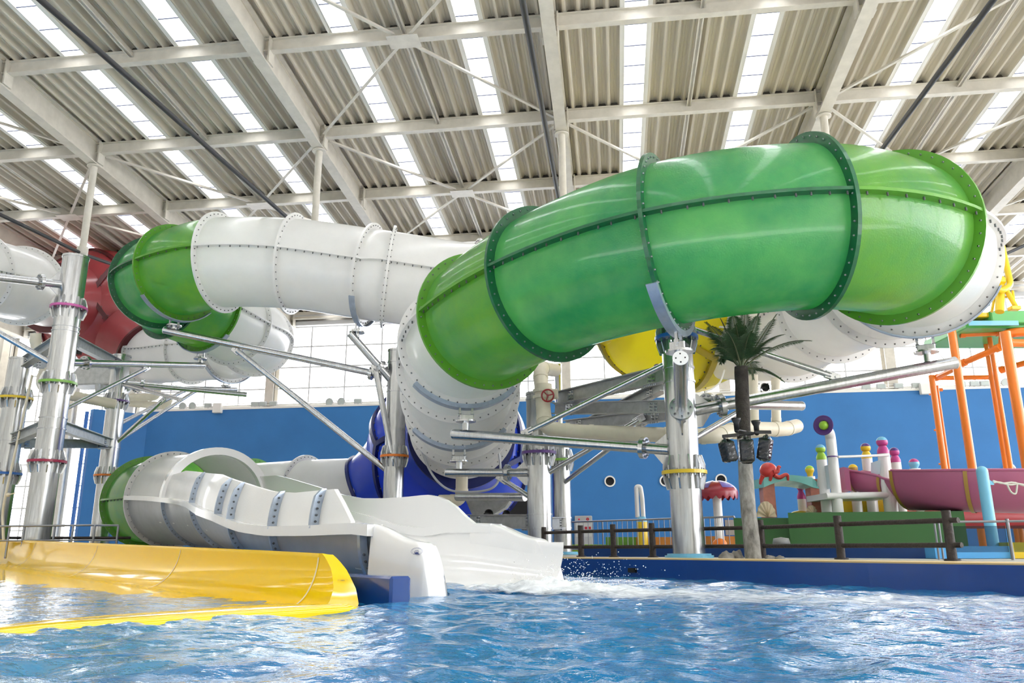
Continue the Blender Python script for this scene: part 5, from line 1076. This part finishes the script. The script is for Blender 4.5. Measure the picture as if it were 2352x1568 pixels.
# glass railing at right
r = thing('glass_railing', 'tinted glass panel railing with steel rail at far right', 'railing', base(2260, 1290, 9.5)); a, b2, c = base(2196, 1290, 9.3), base(2328, 1290, 9.2), base(2470, 1290, 8.9); zr = vz(b2.x, b2.y, 1197); mb = MB(); mb.cyl(Vector((a.x, a.y, zr)), Vector((b2.x, b2.y, zr)), .014, n=8); mb.cyl(Vector((b2.x, b2.y, zr)), Vector((c.x, c.y, zr)), .014, n=8); mb.build('top_rail', M_RAIL, r)
mb = MB(); mb.cyl(b2, Vector((b2.x, b2.y, zr + .03)), .020, n=10); mb.build('post', M_RAIL, r)
for x in (2158, 2168): q = base(x, 1290, 9.6); mb = MB(); mb.cyl(q, Vector((q.x, q.y, vz(q.x, q.y, 1200))), .013, n=8); mb.build('post', M_RAIL, r)
zt, z0 = vz(a.x, a.y, 1208), vz(a.x, a.y, 1268); a3, b3 = a.lerp(b2, .03), a.lerp(b2, .95); mb = MB(); n_ = Vector((0, .012, 0)); mb.prism([Vector((a3.x, a3.y, z0)), Vector((b3.x, b3.y, z0)), Vector((b3.x, b3.y, zt)), Vector((a3.x, a3.y, zt))], n_); mb.build('glass_panel', M_TGLASS, r)
a3, b3 = b2.lerp(c, .05), b2.lerp(c, .97); mb = MB(); mb.prism([Vector((a3.x, a3.y, z0)), Vector((b3.x, b3.y, z0)), Vector((b3.x, b3.y, zt)), Vector((a3.x, a3.y, zt))], n_); mb.build('glass_panel', M_TGLASS, r)
mb = MB(); mb.lathe([(0, .1), (.12, .08), (.14, 0), (.10, -.03)], P(1795, 1248, 12.6), ZUP, 16); mb.cyl(P(1772, 1256, 12.5), P(1800, 1243, 12.6), .02, n=8); mb.cyl(P(1800, 1243, 12.6), P(1822, 1262, 12.6), .03, n=8); one(mb, 'deck_lamp', M_GREYB, 'small grey lamp on the ground between palm and green block', 'lamp')

# ================================================================= ORANGE FRAME WITH GREEN PLATFORM
r = thing('orange_tower', 'orange tubular frame tower carrying a green and yellow platform at right edge', 'play tower', base(2240, 1262, 17))
def leg(x, y, l, yt, rad): p = P(x, y, l); mb = MB(); mb.cyl((p.x, p.y, DK), (p.x, p.y, vz(p.x, p.y, yt)), rad, n=18); mb.build('leg', M_ORFR, r); return p
def bar(x0, y0, l0, x1, y1, l1, rad, m_=M_ORFR, name='cross_bar', parent=None):
    mb = MB(); a, b2 = P(x0, y0, l0), P(x1, y1, l1); mb.cyl(a, b2, rad, n=14); d = (b2 - a).normalized(); mb.cyl(a, a + d * .10, rad * 1.3, n=14); mb.cyl(b2 - d * .10, b2, rad * 1.3, n=14); return mb.build(name, m_, parent or r)
leg(2173, 1100, 17.8, 862, .068); leg(2231, 1060, 16.2, 757, .085); leg(2306, 1040, 17.6, 774, .062); leg(2316, 1040, 17.0, 772, .05); leg(2348, 1000, 15.4, 762, .10)
mb = MB(); a, b2 = P(2192, 1165, 17.8), P(2158, 882, 19.2); mb.cyl((a.x, a.y, DK), (a.x, a.y, vz(a.x, a.y, 885)), .035, n=10)
for y in (905, 987, 1065): z = vz(a.x, a.y, y); mb.cyl((a.x, a.y, z), (a.x - .2, a.y, z), .022, n=8)
mb.build('ladder_rail', M_ORFR, r)
bar(2143, 868, 18.6, 2282, 866, 18.4, .055); bar(2150, 868, 18.6, 2200, 843, 17.6, .06); bar(2208, 835, 17.3, 2297, 797, 16.6, .065); bar(2297, 850, 18.2, 2400, 820, 17.5, .065); bar(2205, 768, 17.4, 2300, 764, 17.2, .06); bar(2312, 787, 16.6, 2420, 790, 16.6, .085); bar(2150, 895, 18.6, 2164, 895, 18.6, .03); bar(2312, 764, 17, 2430, 760, 16.6, .07)
mb = MB(); a = P(2305, 758, 17.2); mb.tube(elbow([P(2305, 800, 16.7), P(2306, 766, 16.9), P(2345, 762, 16.8), P(2430, 761, 16.8)], .3), .10, 16); mb.build('bent_pipe', M_ORFR, r)
pf = [P(2212, 742, 17.0), P(2470, 742, 17.0)]; mb = MB(); c = (pf[0] + pf[1]) / 2; mb.obox(c + FH * .8 - ZUP * .05, (pf[1] - pf[0]) / 2, FH * .9, ZUP * .085, ch=.02); mb.obox(P(2400, 730, 16.9) + FH * .6, RT * 1.2, FH * .7, ZUP * .14, ch=.02); o = mb.build('platform', M_GPLAT, r); o['label'] = 'green platform deck'
mb = MB(); mb.obox(P(2282, 742, 16.75), RT * .52, FH * .02, ZUP * .05); mb.build('sign_plate', M_SKY, o); mb = MB(); [mb.obox(P(2250 + 6 * k, 743, 16.74), RT * .02, FH * .004, ZUP * .012) for k in range(4)]; mb.build('sign_lettering', M_INK, o)
mb = MB(); mb.obox(P(2265, 722, 16.9) + FH * .3, RT * .46, FH * .3, ZUP * .055, ch=.02); mb.build('yellow_beam', M_ORFRB, r)
mb = MB(); mb.tube(elbow([P(2285, 562, 16.9), P(2300, 560, 16.9), P(2322, 655, 16.5), P(2302, 668, 16.4), P(2290, 664, 16.4)], .12), .062, 14); mb.build('bent_arm', M_ORFRB, r)
mb = MB(); mb.obox(P(2293, 645, 16.6), RT * .13, FH * .1, ZUP * .085, ch=.04); mb.cyl(P(2298, 655, 16.6), P(2296, 716, 16.3), .085, n=16); mb.cyl(P(2290, 655, 16.7), P(2278, 716, 16.5), .03, n=10); mb.cyl(P(2308, 660, 16.5), P(2334, 706, 16.3), .05, n=10); mb.cyl(P(2326, 668, 16.5), P(2330, 700, 16.3), .025, n=10); mb.obox(P(2300, 682, 16.5), RT * .2, FH * .015, ZUP * .015)
mb.obox(P(2330, 708, 16.3), RT * .1, FH * .08, ZUP * .04, ch=.01); o = mb.build('crane_frame', M_ORFRB, r); o['label'] = 'yellow crane-like frame'
mb = MB(); mb.cyl(P(2262, 660, 17.5), P(2264, 700, 17.3), .09, n=14); one(mb, 'tipping_bucket', M_RAIL, 'grey hanging cylinder behind the white flange near the yellow crane', 'bucket')

# ================================================================= FOAM AND SPRAY
jo = Vector((-1.0, 8.15)); ja = Vector((.80, -.60)); jn = Vector((.60, .80))
ns, nw = 230, 90
mb = MB(); rows = []; dens = []
for i in range(ns):
    s = -.35 + 7.2 * i / (ns - 1); row = []
    for k in range(nw):
        wv = -1 + 2 * k / (nw - 1); half = .80 + .20 * max(0, s); q = jo + ja * s + jn * (wv * half + .12 * max(0, s))
        n1 = noise.noise(Vector((q.x * 2.2, q.y * 2.2, 1.0))); n2 = noise.noise(Vector((q.x * 6, q.y * 6, 4.0))); n3 = noise.noise(Vector((q.x * 17, q.y * 17, 9.0)))
        ed = max(0, 1 - abs(wv) ** 2) ** .8; g = math.exp(-max(0, s - .2) / 1.6); crest = math.exp(-((s - .35) / .55) ** 2)
        row.append((q.x, q.y, (.012 + ed * (crest * (.055 + .05 * n1 + .035 * n2 + .02 * n3) + g * (.03 * n1 + .02 * n2 + .012 * n3)))))
        dens.append(max(0, min(1, ed * (.42 + .5 * math.exp(-max(0, s - .5) / 2.2)) * (0 if s < -.30 else 1) * min(1, (7.0 - s) / 1.5 + .05))))
    rows.append(row)
fx = np.array([[c[0] for c in r_] for r_ in rows]); fy = np.array([[c[1] for c in r_] for r_ in rows]); fz = waveh(fx, fy)
rows = [[Vector((c[0], c[1], c[2] + max(-.01, fz[i, k]))) for k, c in enumerate(r_)] for i, r_ in enumerate(rows)]
mb.grid(rows); foam = mb.build('water_foam', M_WHITES); foam.data.materials.clear(); tag(foam, 'churning white foam running from the white exit flume across the pool', 'foam', kind='stuff')
at = foam.data.attributes.new('foam_amount', 'FLOAT', 'POINT'); at.data.foreach_set('value', np.array(dens, dtype=np.float32))
m = bpy.data.materials.new('water_foam'); m.use_nodes = True; N = m.node_tree.nodes; LK = m.node_tree.links; b_ = N['Principled BSDF']; b_.inputs['Base Color'].default_value = (.88, .92, .95, 1); b_.inputs['Roughness'].default_value = .45
aa = N.new('ShaderNodeAttribute'); aa.attribute_name = 'foam_amount'; tc = N.new('ShaderNodeTexCoord'); mp = N.new('ShaderNodeMapping'); mp.inputs['Rotation'].default_value = (0, 0, .64); mp.inputs['Scale'].default_value = (1, 2.0, 1); LK.new(tc.outputs['Object'], mp.inputs[0])
n1 = N.new('ShaderNodeTexNoise'); n1.inputs['Scale'].default_value = 4.5; n1.inputs['Detail'].default_value = 9; n1.inputs['Roughness'].default_value = .72; n1.inputs['Distortion'].default_value = .7; LK.new(mp.outputs[0], n1.inputs['Vector'])
ad = N.new('ShaderNodeMath'); ad.operation = 'ADD'; LK.new(n1.outputs['Fac'], ad.inputs[0]); LK.new(aa.outputs['Fac'], ad.inputs[1])
mr = N.new('ShaderNodeMapRange'); mr.inputs[1].default_value = .90; mr.inputs[2].default_value = 1.45; LK.new(ad.outputs[0], mr.inputs[0])
t = N.new('ShaderNodeBsdfTransparent'); mx = N.new('ShaderNodeMixShader'); LK.new(mr.outputs[0], mx.inputs[0]); LK.new(t.outputs[0], mx.inputs[1]); LK.new(b_.outputs[0], mx.inputs[2]); LK.new(mx.outputs[0], N['Material Output'].inputs[0]); foam.data.materials.append(m)
mb = MB(); rg = random.Random(4)
for k in range(420):
    s = abs(rg.gauss(0, .55)) + .0; wv = rg.uniform(-.2, 1.0); q = jo + ja * (s - .1) + jn * (wv + .1); z = .06 + abs(rg.gauss(0, .11)); rr_ = rg.uniform(.002, .006); mb.ball((q.x, q.y, z), rr_, n=6, m=4)
o = mb.build('water_spray', M_WHITES); tag(o, 'fine spray drops flying above the foam at the white flume mouth', 'spray', kind='stuff')

# ================================================================= LIGHT AND RENDER
SC.view_settings.view_transform = 'Standard'; SC.view_settings.look = 'None'; SC.view_settings.gamma = 1; SC.view_settings.use_curve_mapping = False; SC.view_settings.exposure = .68
SC.cycles.max_bounces = 10; SC.cycles.diffuse_bounces = 4; SC.cycles.glossy_bounces = 4; SC.cycles.transparent_max_bounces = 12; SC.cycles.transmission_bounces = 4; SC.cycles.caustics_reflective = False; SC.cycles.caustics_refractive = False; SC.cycles.sample_clamp_indirect = 6
SC.cycles.use_denoising = True
